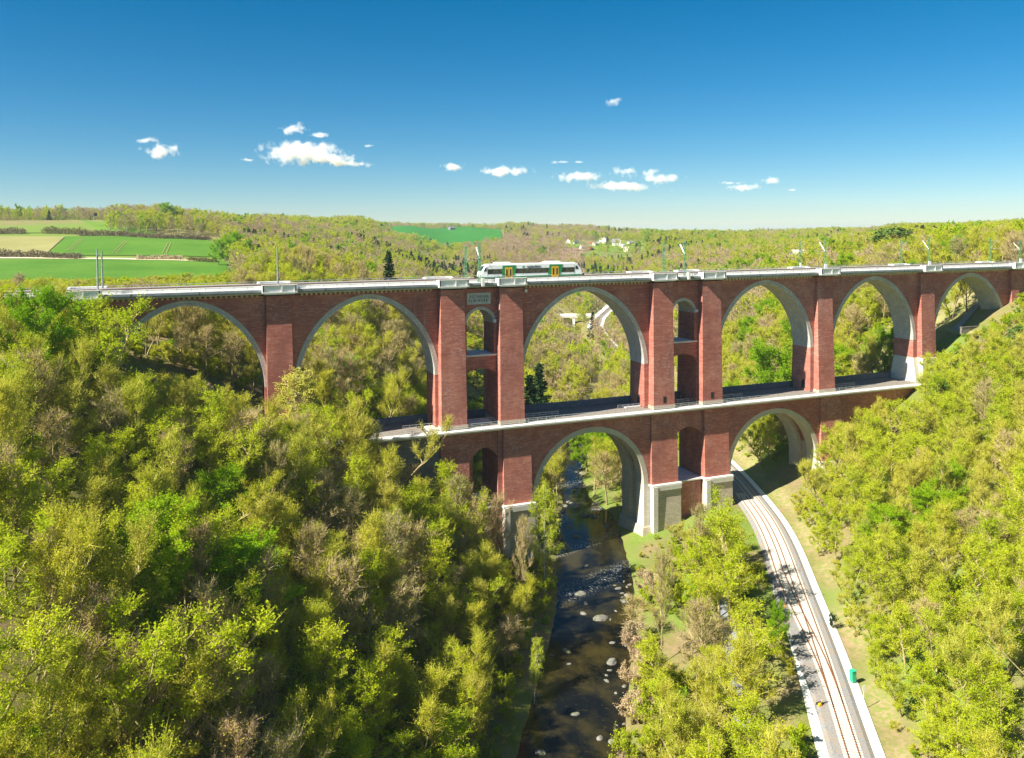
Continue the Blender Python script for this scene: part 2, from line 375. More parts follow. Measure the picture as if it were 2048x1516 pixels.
green = np.maximum(green, 0.8 * (1 - sstep(9, 13, np.abs(S_ - 2))) * (1 - sstep(260, 300, dd)) * sstep(-48, -32, GY) * (0.35 + 0.65 * sstep(0.4, 0.55, fbm(GX / 6, GY / 6, 3))) * (S_ > 0))
vill = ((px > 1120) & (px < 1300) & (dep > 1330) & (dep < 1720)).astype(float) * 0.8
green = np.maximum(green, vill)
gh = sstep(0.50, 0.62, fbm(GX / 18, GY / 18, 3)) * (1 - sstep(300, 420, dd)) * 0.9
green = np.maximum(green, gh * (S_ > 12))
bank_tan = (1 - sstep(0, 5, np.abs(RD - 8))) * (0.3 + 0.7 * sstep(0.4, 0.55, fbm(GX / 8, GY / 8, 3))) * (GX > rail_x(GY)) * (1 - sstep(40, 60, GY))
hill_r = sstep(138, 146, GX) * (1 - sstep(190, 210, GX)) * sstep(8, 14, GY) * (1 - sstep(34, 48, GY)) * (0.25 + 0.75 * sstep(0.42, 0.56, fbm(GX / 9, GY / 9, 3)))
bank_tan = np.maximum(bank_tan, hill_r)
brown = ((px > 930) & (px < 1170) & (dep > 900) & (dep < 1500)).astype(float)
cv = np.stack([bank_tan.ravel(), green.ravel(), brown.ravel(), np.ones(nx * ny)], 1).astype(np.float32)
ca = me.color_attributes.new('cover', 'FLOAT_COLOR', 'POINT'); ca.data.foreach_set('color', cv.ravel())
ground = bpy.data.objects.new('ground', me); COL.objects.link(ground); tag(ground, 'wooded river valley floor, slopes and fields rolling to the horizon', 'ground', None, 'structure')

def ribbon(xs_fn, ys, w0, w1, z, mat, name, zfun=None, kind='structure', label=None, cat=None, step=3.0):
    yy = np.arange(ys[0], ys[1], step); xx = xs_fn(yy)
    dx = np.gradient(xx, yy); L = np.hypot(dx, 1); nxv = 1 / L; nyv = -dx / L
    b = MB(); V = []; F = []
    for i in range(len(yy)):
        for w in (w0, w1):
            X = xx[i] + nxv[i] * w; Y = yy[i] + nyv[i] * w
            V.append((X, Y, z if zfun is None else zfun(X, Y)))
    for i in range(len(yy) - 1): F.append((2 * i, 2 * i + 1, 2 * i + 3, 2 * i + 2))
    b.add(V, F); o = b.build(name, mat); tag(o, label, cat, None, kind); return o

# ------------------------------------------------------------------ river
t = NT('river_water'); p = t.pos()
shallow = t.ramp(t.noise(t.scale(p, 0.10, 0.07, 1), 1.0, 4, 0.6), [(0.45, (0, 0, 0)), (0.62, (1, 1, 1))])
c = t.mix(shallow, (0.005, 0.0055, 0.005), (0.040, 0.032, 0.010))
c = t.mix(t.ramp(t.noise(p, 0.9, 4, 0.7), [(0.58, (0, 0, 0)), (0.68, (0.45, 0.45, 0.45))]), c, (0.06, 0.05, 0.014))
x, y, z = t.sep(p)
def bandm(y0, w):
    d = t.math('ABSOLUTE', t.math('SUBTRACT', t.math('ADD', y, t.math('MULTIPLY', x, -0.35)), y0)); return t.math('SUBTRACT', 1.0, t.math('DIVIDE', d, w), True)
fo = t.math('MAXIMUM', t.math('MAXIMUM', bandm(-24.0, 5.0), bandm(-5.5, 3.0)), t.math('MAXIMUM', bandm(12.0, 3.0), bandm(36, 4)))
mpn = t.n('Mapping'); mpn.inputs['Rotation'].default_value = (0, 0, 0.5); mpn.inputs['Scale'].default_value = (1.6, 0.45, 1); t.l(p, mpn.inputs['Vector'])
spk = t.ramp(t.noise(mpn.outputs[0], 2.2, 5, 0.75), [(0.53, (0, 0, 0)), (0.64, (1, 1, 1))])
fm = t.math('MULTIPLY', fo, spk)
spk2 = t.ramp(t.noise(p, 5.0, 3, 0.8), [(0.72, (0, 0, 0)), (0.78, (0.5, 0.5, 0.5))])
c = t.mix(t.math('MAXIMUM', fm, t.math('MULTIPLY', spk2, shallow)), c, (0.62, 0.66, 0.68))
t.col(c).set(0.10, 0, 0.32)
t.b.inputs['IOR'].default_value = 1.33
t.bump(t.noise(t.scale(p, 1, 1, 1), 1.6, 4, 0.6), 0.12, 0.08); MT['water'] = t.m
ribbon(river_x, (-200, 900), -11.0, 11.0, 0.0, MT['water'], 'river', label='dark shallow river with white riffles flowing under the viaduct', cat='river')

# ------------------------------------------------------------------ viaduct
BR = thing('brick_viaduct', 'tall two-tier red brick railway viaduct with grey stone arches spanning the valley', 'bridge', (0, 4, 30))
def part(mb, name, mats, parent=BR, label=None, **k): return mb.build(name, mats, parent, label, **k)
def curve(xc, half, zs, rise, n=1.8, N=40, off=0.0):
    out = []
    for i in range(N + 1):
        a = math.pi * (1 - i / N); c_, s_ = math.cos(a), math.sin(a)
        x_ = half * (abs(c_) ** (2 / n)) * (1 if c_ > 0 else -1); z_ = rise * (s_ ** (2 / n)) if s_ > 1e-9 else 0.0
        out.append([xc + x_, zs + z_])
    out = np.array(out)
    if off:
        tg = np.gradient(out, axis=0); tg[0] = (0, 1); tg[-1] = (0, -1); tg /= np.linalg.norm(tg, axis=1)[:, None]
        out = out + off * np.stack([-tg[:, 1], tg[:, 0]], 1)
    return out
def ring(xc, half, zs, rise, n, t_, yf, yb, mat, name='arch_ring', N=40):
    a = curve(xc, half, zs, rise, n, N); o = curve(xc, half, zs, rise, n, N, t_)
    L = np.concatenate([[0], np.cumsum(np.linalg.norm(np.diff(a, axis=0), axis=1))]); b = MB()
    for (c0, c1, y0, y1, v0, v1) in ((a, o, yf, yf, 0.1, t_ + .1), (o, a, yb, yb, 0.1, t_ + .1), (a, a, yb, yf, 0.0, yb - yf)):
        V = []; U = []; F = []
        for i in range(N + 1):
            V += [(c0[i, 0], y0, c0[i, 1]), (c1[i, 0], y1, c1[i, 1])]; U += [(L[i], v0), (L[i], v1)]
        for i in range(N): F.append((2 * i, 2 * i + 1, 2 * i + 3, 2 * i + 2))
        b.add(V, F, 0, U)
    # outer edge of the projecting face
    for y0, y1 in ((yf, yf + 0.12), (yb - 0.12, yb)):
        V = []; F = []
        for i in range(N + 1): V += [(o[i, 0], y0, o[i, 1]), (o[i, 0], y1, o[i, 1])]
        for i in range(N): F.append((2 * i, 2 * i + 1, 2 * i + 3, 2 * i + 2))
        b.add(V, F, 0, [(0, 0)] * len(V))
    b.add([(xc - half, yf, zs), (xc - half - t_, yf, zs), (xc - half - t_, yb, zs), (xc - half, yb, zs)], [(0, 1, 2, 3)])
    b.add([(xc + half, yf, zs), (xc + half + t_, yf, zs), (xc + half + t_, yb, zs), (xc + half, yb, zs)], [(3, 2, 1, 0)])
    return part(b, name, mat)
def bay(xl, xr, xc, half, zs, rise, n, t_, yf, yb, ztop, zl, zr, N=40, reveal=True):
    o = curve(xc, half, zs, rise, n, N, t_ - 0.06); b = MB()
    for y, fl in ((yf, 1), (yb, -1)):
        def q(*P): b.add([(x_, y, z_) for x_, z_ in P], [(0, 1, 2, 3) if fl > 0 else (3, 2, 1, 0)])
        q((xl, zl), (xc - half, zl), (xc - half, zs), (xl, zs)); q((xc + half, zr), (xr, zr), (xr, zs), (xc + half, zs))
        q((xl, zs), (o[0, 0], zs), (o[0, 0], ztop), (xl, ztop)); q((o[-1, 0], zs), (xr, zs), (xr, ztop), (o[-1, 0], ztop))
        for i in range(N): q((o[i, 0], o[i, 1]), (o[i + 1, 0], o[i + 1, 1]), (o[i + 1, 0], ztop), (o[i, 0], ztop))
    if reveal:
        b.quad((xc - half, yf, zl), (xc - half, yb, zl), (xc - half, yb, zs), (xc - half, yf, zs))
        b.quad((xc + half, yb, zr), (xc + half, yf, zr), (xc + half, yf, zs), (xc + half, yb, zs))
    return part(b, 'spandrel_wall', MT['brick'])
YF, YB, ZT, ZD = 0.8, 8.0, 66.5, 33.6
PIERS = [(-53.8, 5.2), (-14.6, 5.8), (0.1, 5.8), (42.5, 5.8), (57.5, 5.8), (96.5, 5.3), (135.8, 5.3), (173.3, 3.2)]
UP = [(-110, -53.8, -72.5, 15.6, 46.5, 40, 30), (-53.8, -14.6, -34.1, 15.6, 46.5, 28, 33), (0.1, 42.5, 21.05, 17.0, 45.3, 33, 33), (57.5, 96.5, 76.7, 15.7, 46.4, 33, 33),
      (96.5, 135.8, 115.9, 15.5, 46.4, 33, 31), (135.8, 173.3, 154.9, 15.2, 46.4, 31, 44)]
for xl, xr, xc, half, zs, zl, zr in UP:
    bay(xl, xr, xc, half, zs, 65.0 - zs, 1.85, 1.15, YF, YB, ZT, zl, zr)
    ring(xc, half, zs, 65.0 - zs, 1.85, 1.15, YF - 0.05, YB + 0.05, MT['ring_stone'])
b = MB(); b.box(173.3, 240, YF, YB, 45, ZT); part(b, 'abutment_wall', MT['brick'])
b = MB(); b.box(-150, -110, YF, YB, 40, ZT); b.box(-150, -90.5, YF - 0.5, YF, 40, 57.5); part(b, 'abutment_wall', MT['rubble'])
for k, (xc, w) in enumerate(PIERS):
    zb = [28, ZD, ZD, ZD, ZD, ZD, 41.0, 50][k]
    y_t = -1.25 if 1 <= k <= 4 else -0.15
    f = (ZT - zb) / (ZT - ZD); y1 = y_t - (0.55 if 1 <= k <= 4 else 1.25) * f; w1 = w / 2 + 0.25 * f
    for sgn, y0 in ((1, YF), (-1, YB)):
        m = lambda y: y if sgn > 0 else 8.8 - y
        bt = MB(); ya, yt = m(y1), m(y_t); yw = m(YF + 0.02)
        bot = [(xc - w1, ya, zb), (xc + w1, ya, zb), (xc + w1, yw, zb), (xc - w1, yw, zb)]; top = [(xc - w / 2, yt, ZT), (xc + w / 2, yt, ZT), (xc + w / 2, yw, ZT), (xc - w / 2, yw, ZT)]
        bt.hexa(bot, top); part(bt, 'buttress', MT['brick'])
    if 1 <= k <= 5:
        lo = xc - w / 2 - 1.4 if k in (2, 4, 5) else xc - w / 2 - 0.9
        bt = MB(); bt.box(xc - w1 - 0.12, xc + w1 + 0.12, y1 - 0.12, 8.8 - y1 + 0.12, ZD, ZD + 0.9); part(bt, 'plinth', MT['base_stone'])
# stone foot of the sixth pier, where the brick starts only at z = 41
b = MB(); b.hexa([(131.0, -1.3, 30), (140.8, -1.3, 30), (140.8, 10, 30), (131.0, 10, 30)], [(131.33, 0.7, 41), (140.2, 0.7, 41), (140.2, 8.1, 41), (131.33, 8.1, 41)]); b.box(132.9, 138.7, -1.5, 0.8, 30, 41.03); part(b, 'pier_foot', MT['pale_stone'])
# dark panels painted as the shade inside side niches low on the pier reveals
for xr in (38.05, 92.4, 3.6 + 42.5 + 0):
    pass
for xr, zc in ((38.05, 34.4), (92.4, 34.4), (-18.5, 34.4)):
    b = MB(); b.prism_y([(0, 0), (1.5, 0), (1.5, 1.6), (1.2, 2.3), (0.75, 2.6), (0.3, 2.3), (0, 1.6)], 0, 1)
    b.v = [(xr - 0.05 + y_ * 0.06, 2.9 + x_, zc + z_) for x_, y_, z_ in b.v]; part(b, 'niche_shade_panel', MT['dark'])
for xr, zc in ((-11.2 - 1.0, 0),):
    pass
b = MB(); b.prism_y([(0, 0), (1.4, 0), (1.4, 2.6), (1.1, 3.2), (0.7, 3.4), (0.3, 3.2), (0, 2.6)], 0, 1); b.v = [(92.35 + y_ * 0.05, 3.0 + x_, 38.6 + z_) for x_, y_, z_ in b.v]; part(b, 'blind_niche', MT['brick'])
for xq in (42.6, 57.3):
    b = MB(); b.box(xq - 0.4, xq + 0.5, -1.81, -1.5, 35.2, 36.9); part(b, 'shaft_shade_panel', MT['dark'])  # solid dark panel painted as the shade of a shaft hole
# narrow double-storey openings between the paired piers
def narrow(xl, xr, xc):
    half, zs = 3.45, 58.0; N = 24; t_ = 0.7
    o = curve(xc, half, zs, 3.4, 2.0, N, t_ - 0.05); lo = curve(xc, 4.1, 45.3, 1.9, 2.0, N); b = MB()
    for y, fl in ((YF, 1), (YB, -1)):
        def q(*P): b.add([(x_, y, z_) for x_, z_ in P], [(0, 1, 2, 3) if fl > 0 else (3, 2, 1, 0)])
        for x0, x1, xe0, xe1 in ((xl, xc - half, xl, xc - 4.1), (xc + half, xr, xc + 4.1, xr)):
            q((xe0, 33), (xe1, 33), (xe1, 45.3), (xe0, 45.3)); q((x0, 50.3), (x1, 50.3), (x1, zs), (x0, zs))
        q((xl, zs), (o[0, 0], zs), (o[0, 0], ZT), (xl, ZT)); q((o[-1, 0], zs), (xr, zs), (xr, ZT), (o[-1, 0], ZT))
        for i in range(N):
            q((o[i, 0], o[i, 1]), (o[i + 1, 0], o[i + 1, 1]), (o[i + 1, 0], ZT), (o[i, 0], ZT))
            q((lo[i, 0], lo[i, 1]), (lo[i + 1, 0], lo[i + 1, 1]), (lo[i + 1, 0], 50.3), (lo[i, 0], 50.3))
        q((xl, 45.3), (lo[0, 0], 45.3), (lo[0, 0], 50.3), (xl, 50.3)); q((lo[-1, 0], 45.3), (xr, 45.3), (xr, 50.3), (lo[-1, 0], 50.3))
    for i in range(N): b.quad((lo[i, 0], YB, lo[i, 1]), (lo[i + 1, 0], YB, lo[i + 1, 1]), (lo[i + 1, 0], YF, lo[i + 1, 1]), (lo[i, 0], YF, lo[i, 1]))
    for sx in (-1, 1):
        b.quad((xc + sx * half, YF, 50.3), (xc + sx * half, YB, 50.3), (xc + sx * half, YB, zs), (xc + sx * half, YF, zs))
        b.quad((xc + sx * 4.1, YF, 33), (xc + sx * 4.1, YB, 33), (xc + sx * 4.1, YB, 45.3), (xc + sx * 4.1, YF, 45.3))
    part(b, 'spandrel_wall', MT['brick']); ring(xc, half, zs, 3.4, 2.0, t_, YF - 0.05, YB + 0.05, MT['ring_stone'], N=N)
    b = MB(); b.box(xc - 4.2, xc + 4.2, YF - 0.35, YB + 0.35, 50.25, 50.62); part(b, 'sill_slab', MT['walk'])
narrow(-14.6, 0.1, -7.1); narrow(42.5, 57.5, 50.0)
b = MB(); b.box(-10.45, -4.45, YF - 0.12, YF + 0.05, 62.75, 65.45); PQ = part(b, 'inscription_plaque', MT['plaque'])
b = MB()
for (x0, x1, z0, z1) in ((-10.45, -4.45, 65.3, 65.45), (-10.45, -4.45, 62.75, 62.9), (-10.45, -10.3, 62.9, 65.3), (-4.6, -4.45, 62.9, 65.3)): b.box(x0, x1, YF - 0.18, YF - 0.121, z0, z1)
part(b, 'frame', MT['plaque'], PQ)
def text(s, size, loc, rot, mat, parent, name='lettering', sx=1.0, bold=0.0, ital=0.0):
    cu = bpy.data.curves.new(name, 'FONT'); cu.body = s; cu.size = size; cu.align_x = 'CENTER'; cu.align_y = 'CENTER'; cu.extrude = 0.01; cu.offset = bold; cu.shear = ital
    o = bpy.data.objects.new('tmp', cu); COL.objects.link(o); dg = bpy.context.evaluated_depsgraph_get()
    me = bpy.data.meshes.new_from_object(o.evaluated_get(dg)); bpy.data.objects.remove(o)
    me.materials.clear(); me.materials.append(mat)
    o = bpy.data.objects.new(name, me); COL.objects.link(o); o.parent = parent; o.location = np.array(loc) - ORG.get(parent.name, np.zeros(3)); o.rotation_euler = rot; o.scale = (sx, 1, 1); return o
text('V U L I N E I H N.', 1.05, (-7.35, YF - 0.135, 64.55), (math.pi / 2, 0, 0), MT['ink'], PQ, sx=0.62, bold=0.02)
text('V L W I H U R K', 1.05, (-7.6, YF - 0.135, 63.6), (math.pi / 2, 0, 0), MT['ink'], PQ, sx=0.66, bold=0.02)
# small floodlights under the cornice and the pale brackets on the pier flanks
for x_, z_ in ((4.6, 65.6), (-3.55, 58.6), (53.9, 58.6)):
    b = MB(); b.box(x_ - 0.3, x_ + 0.3, 0.1, 0.85, z_ - 0.35, z_ + 0.35); b.bar((x_, 0.5, z_), (x_, 0.85, z_ + 0.5), 0.12); part(b, 'floodlight', MT['white'])

# upper deck: dentils, cornice, fascia, walkway, kerb wall, ballast
XA, XB = -150.0, 240.0
for sgn in (1, -1):
    m = (lambda y: y) if sgn > 0 else (lambda y: 8.8 - y)
    def bx(b, x0, x1, y0, y1, z0, z1): b.box(x0, x1, min(m(y0), m(y1)), max(m(y0), m(y1)), z0, z1)
    if sgn > 0:
        xs_ = [x_ for x_ in np.arange(-90.0, 200, 1.05) if not any(abs(x_ - c_) < w_ / 2 + 1.2 for c_, w_ in PIERS) and not (-14.6 < x_ < 0.1 or 42.5 < x_ < 57.5)]
        xs_.sort(key=lambda x_: abs(x_ + 30))
        for x_ in xs_[:100]: b = MB(); bx(b, x_, x_ + 0.5, 0.3, 0.79, 66.35, 66.85); part(b, 'dentil', MT['dentil'])
        b = MB()
        for x_ in xs_[100:]: bx(b, x_, x_ + 0.5, 0.3, 0.79, 66.35, 66.85)
        part(b, 'dentil_course', MT['dentil'], kind='stuff')
    b = MB(); bx(b, XA, XB, -0.45, YF + 1, 66.85, 67.15); part(b, 'cornice', MT['cornice'])
    b = MB(); bx(b, XA, XB, -1.35, YF + 1, 67.152, 67.5); bx(b, XA, XB, -1.7, YF + 1, 67.5, 67.95); part(b, 'fascia', MT['fascia'])
    b = MB(); bx(b, XA, XB, -1.62, 0.1, 67.95, 68.03); part(b, 'walkway', MT['walk'])
    b = MB(); bx(b, XA, XB, 0.1, 0.45, 67.95, 68.72); part(b, 'kerb_wall', MT['white'])
b = MB(); b.box(XA, XB, 0.44, 8.36, 67.6, 68.45); part(b, 'ballast_bed', MT['ballast_brown'])
TRK = []
for yc in (2.3, 6.5):
    for s_ in (-1, 1):
        b = MB(); b.box(XA, XB, yc + s_ * 0.75 - 0.04, yc + s_ * 0.75 + 0.04, 68.45, 68.66); part(b, 'rail', MT['rust'])
# fascia joints
for x_ in np.arange(-96, 190, 13.0): b = MB(); b.box(x_, x_ + 0.12, -1.73, -1.69, 67.2, 67.95); part(b, 'fascia_joint', MT['dark'])
# parapet balconies over the piers
def balcony(xc, w, front=True):
    m = (lambda y: y) if front else (lambda y: 8.8 - y)
    b = MB(); h0, h1 = 67.25, 69.05
    def bx(x0, x1, y0, y1, z0, z1): b.box(x0, x1, min(m(y0), m(y1)), max(m(y0), m(y1)), z0, z1)
    bx(xc - w / 2, xc + w / 2, -2.4, -2.12, h0 + .25, h1 - 0.15)           # panel
    bx(xc - w / 2 - 0.15, xc + w / 2 + 0.15, -2.7, -2.05, h1 - 0.15, h1)   # coping
    bx(xc - w / 2 - 0.15, xc + w / 2 + 0.15, -2.7, -1.71, h0, h0 + 0.25)
    for x_ in (xc - w / 2, xc + 0.3, xc + w / 2 - 0.3): bx(x_, x_ + 0.3, -2.68, -2.4, h0 + 0.25, h1 - 0.15)
    for x_ in (xc - w / 2 - 0.14, xc + w / 2 - 0.36): bx(x_, x_ + 0.5, -2.68, -0.5, h0 + 0.25, h1 - 0.15)
    bx(xc - w / 2 + 0.3, xc + w / 2 - 0.3, -2.3, -1.0, 66.9, h0)
    part(b, 'parapet_balcony', MT['white'])
for (xc, w) in [(-92.0, 7.2)] + [(p_[0], 7.0 if i < 5 else 6.6) for i, p_ in enumerate(PIERS)]:
    if xc > 170: w = 6.0
    balcony(xc, w); balcony(xc, w, False)
# small bosses between the paired piers
for xc in (-7.2, 50.0):
    b = MB(); b.box(xc - 0.35, xc + 0.35, -2.0, -1.3, 67.2, 69.0); part(b, 'parapet_post', MT['white'])
# railings: top rail, mid rail and posts in one mesh for each run
edges = sorted([(-92.0, 7.2)] + [(p_[0], 7.0) for p_ in PIERS])
runs = [(edges[i][0] + 3.7, edges[i + 1][0] - 3.7) for i in range(len(edges) - 1)] + [(177, 238)]
def railing(x0, x1, y, z0, h, sp, parent=BR, mat='steel', th=0.085, bars=(1.0, 0.55)):
    b = MB(); n = max(1, int(round((x1 - x0) / sp)))
    for i in range(n + 1):
        x_ = x0 + (x1 - x0) * i / n; b.box(x_ - th / 2, x_ + th / 2, y - th / 2, y + th / 2, z0, z0 + h)
    for f_ in bars: b.box(x0, x1, y - th / 2 - .004, y + th / 2 + .004, z0 + h * f_ - th / 2, z0 + h * f_ + th / 2)
    return part(b, 'railing', MT[mat], parent)
for x0, x1 in runs:
    if x1 > x0 + 1: railing(x0, x1, -1.55, 68.03, 1.05, 2.8); railing(x0, x1, 10.35, 68.03, 1.05, 2.8)
railing(-148, -96, -1.55, 68.03, 1.05, 2.8); railing(-148, -96, 10.35, 68.03, 1.05, 2.8)

# lower tier
ZL = 32.6
LOW = [(4.5, 38.4, 21.4, 15.0, 14.6, 15.0), (62.2, 93.6, 77.9, 14.6, 14.8, 14.6)]
YL = -1.7
for xl, xr, xc, half, zs, rise in LOW:
    zb = -2
    bay(xl - 3.4, xr + 3.4, xc, half, zs, rise, 2.0, 1.25, YL, 2.0, ZL, zb, zb)
    bay(xl - 3.4, xr + 3.4, xc, half, zs, rise, 2.0, 1.25, 5.6, 9.6, ZL, zb, zb)
    ring(xc, half, zs, rise, 2.0, 1.3, YL - 0.05, 2.05, MT['ring_concrete']); ring(xc, half, zs, rise, 2.0, 1.3, 5.55, 9.65, MT['ring_concrete'])
    b = MB(); a = curve(xc, half + 1.7, zs, rise + 1.2, 2.0, 32)
    for i in range(32): b.quad((a[i, 0], 5.7, a[i, 1]), (a[i + 1, 0], 5.7, a[i + 1, 1]), (a[i + 1, 0], 1.9, a[i + 1, 1]), (a[i, 0], 1.9, a[i, 1]))
    part(b, 'vault', MT['brick'])
    for sx in (-1, 1):
        for y0, y1 in ((YL - 0.08, 2.06), (5.54, 9.7)):
            b = MB(); xa = xc + sx * (half - 0.04); xe = xc + sx * (half + 1.5); b.box(min(xa, xe), max(xa, xe), y0, y1, -2, zs - 0.02); part(b, 'arch_leg', MT['pale_stone' if y0 < 3 else 'base_stone'])
        b = MB(); xa = xc + sx * (half + 1.0); xe = xc + sx * (half + 1.9); b.box(min(xa, xe), max(xa, xe), 2.0, 5.6, -2, zs + 4); part(b, 'reveal_wall', MT['base_stone'])
    b = MB(); b.box(xc - half - 0.55, xc - half - 0.5 + 0.4, 2.9, 4.7, 6.0, 10.5)
# lower wall behind / between
for x0_, x1_ in ((-18, -10.2), (-3.8, 1.2), (41.7, 45.8), (54.4, 58.9), (96.9, 131)):
    b = MB(); b.box(x0_, x1_, YL, 9.6, -1, ZL); part(b, 'lower_wall', MT['brick'])
def pointed(xl, xr, zf, zs, zap):
    b = MB(); xc = (xl + xr) / 2; N = 10; P = []
    for i in range(N + 1):
        f_ = i / N; P.append((xl + (xc - xl) * f_, zs + (zap - zs) * math.sin(f_ * math.pi / 2) ** 0.9))
    P = P + [(2 * xc - x_, z_) for x_, z_ in P[::-1][1:]]
    for y, fl in ((YL + 0.25, 1), (9.4, -1)):
        for i in range(len(P) - 1):
            V = [(P[i][0], y, P[i][1]), (P[i + 1][0], y, P[i + 1][1]), (P[i + 1][0], y, ZL), (P[i][0], y, ZL)]; b.add(V, [(0, 1, 2, 3)])
    for i in range(len(P) - 1): b.quad((P[i][0], 9.4, P[i][1]), (P[i + 1][0], 9.4, P[i + 1][1]), (P[i + 1][0], YL + .25, P[i + 1][1]), (P[i][0], YL + .25, P[i][1]))
    part(b, 'pointed_arch', MT['brick'])
    b = MB(); b.box(xl, xr, YL + 0.5, 9.4, 0, zf - 0.25); part(b, 'lower_wall', MT['brick'])
    b = MB(); b.box(xl, xr, YL - 0.35, 9.5, zf - 0.25, zf + 0.1); part(b, 'ledge', MT['walk'])
pointed(-10.2, -3.8, 14.2, 26.2, 28.6); pointed(45.8, 54.4, 14.2, 26.2, 28.2)
for k, (x0, x1) in enumerate(((-18.1, -11.3), (-2.5, 4.6), (38.4, 46.0), (54.6, 62.2), (93.6, 101.0))):
    b = MB(); zb = 14.3
    b.hexa([(x0 - 0.15, -2.7, zb), (x1 + 0.15, -2.7, zb), (x1 + 0.15, YL + 0.1, zb), (x0 - 0.15, YL + 0.1, zb)], [(x0, -2.1, ZL), (x1, -2.1, ZL), (x1, YL + 0.1, ZL), (x0, YL + 0.1, ZL)])
    part(b, 'buttress', MT['brick'])
    b = MB(); b.box(x0 - 0.6, x1 + 0.7, -3.6, YL, 14.0, 14.42); part(b, 'ledge', MT['white'])
    b = MB(); b.hexa([(x0 + 0.1, -3.5, -2), (x1 + 0.6, -3.5, -2), (x1 + 0.6, YL - 0.1, -2), (x0 + 0.1, YL - 0.1, -2)], [(x0 + 0.1, -3.2, 14.0), (x1 + 0.6, -3.2, 14.0), (x1 + 0.6, YL - 0.1, 14.0), (x0 + 0.1, YL - 0.1, 14.0)]); part(b, 'pier_foot', MT['base_stone'])
    b = MB(); b.box(x0 - 0.3, x0 + 1.0, -3.75, YL - 0.05, -2, 13.99); b.box(x0 + 1.0, x1 + 0.6, -3.62, -3.3, 12.9, 13.985); part(b, 'corner_stones', MT['pale_stone'])
    if k in (1, 2):
        g_ = -0.3
        b = MB(); b.hexa([(x0 - 1.6, -6.2, g_ - 2), (x1 + 1.8, -6.2, g_ - 2), (x1 + 1.8, -2, g_ - 2), (x0 - 1.6, -2, g_ - 2)], [(x0 - 0.5, -4.6, g_ + 2.2), (x1 + 0.7, -4.6, g_ + 2.2), (x1 + 0.7, -2, g_ + 2.2), (x0 - 0.5, -2, g_ + 2.2)]); part(b, 'footing', MT['pale_stone'])
for y0 in (-1.2,):
    b = MB(); b.hexa([(34.9, -3.0, -2), (40, -3.0, -2), (40, 10.5, -2), (34.9, 10.5, -2)], [(35.9, -2.2, 3.4), (40, -2.2, 3.4), (40, 10.1, 3.4), (35.9, 10.1, 3.4)]); part(b, 'footing', MT['base_stone'])
# stone wing wall left of the lower tier
b = MB(); b.box(-46, -18.15, -1.5, 9.6, 4, ZL); part(b, 'wing_wall', MT['rubble'])
b = MB(); b.box(101, 131.0, -1.9, -1.72, 8, 17.5); b.box(101.1, 108, -2.4, -1.91, 0, 17.7); part(b, 'wing_wall', MT['pale_stone'])
# lower deck
b = MB(); b.box(-46.5, 131.5, -2.5, 10.4, ZL, 32.9); b.box(-46.5, 131.5, -3.3, 10.6, 32.9, 33.25); part(b, 'lower_cornice', MT['cornice'])
b = MB(); b.box(-47, 132, -3.7, 11.0, 33.25, 33.62); part(b, 'lower_ledge', MT['walk'])
b = MB(); b.box(-46.8, 131.8, -1.3, 9.9, 33.62, 33.7); part(b, 'lower_deck', MT['deck_dark'])
b = MB(); b.box(-46.8, 131.8, 9.0, 9.5, 33.7, 35.3); b.box(-46.8, 131.8, 8.85, 9.62, 35.3, 35.42); part(b, 'rear_parapet', MT['shadow_blue_wall'])
for x0, x1 in ((-46.5, 131.5),): railing(x0, x1, -2.15, 33.62, 1.15, 2.4, th=0.085, bars=(1.0, 0.66, 0.33))
for x0, x1 in ((-26, -18), (-11.3, -3.2), (3.6, 14), (31, 38.6), (46, 54), (61, 70), (100, 110)):
    railing(x0, x1, 2.2, 33.7, 1.1, 1.6, th=0.075)
for q_ in ((-20.6, -17.8, -1.2, 3.2), (-9.6, -4, 1.2, 4.6), (33.5, 38, 2.6, 5.0)):
    b = MB(); b.box(*q_, 33.71, 34.04); part(b, 'deck_slab', MT['walk'])

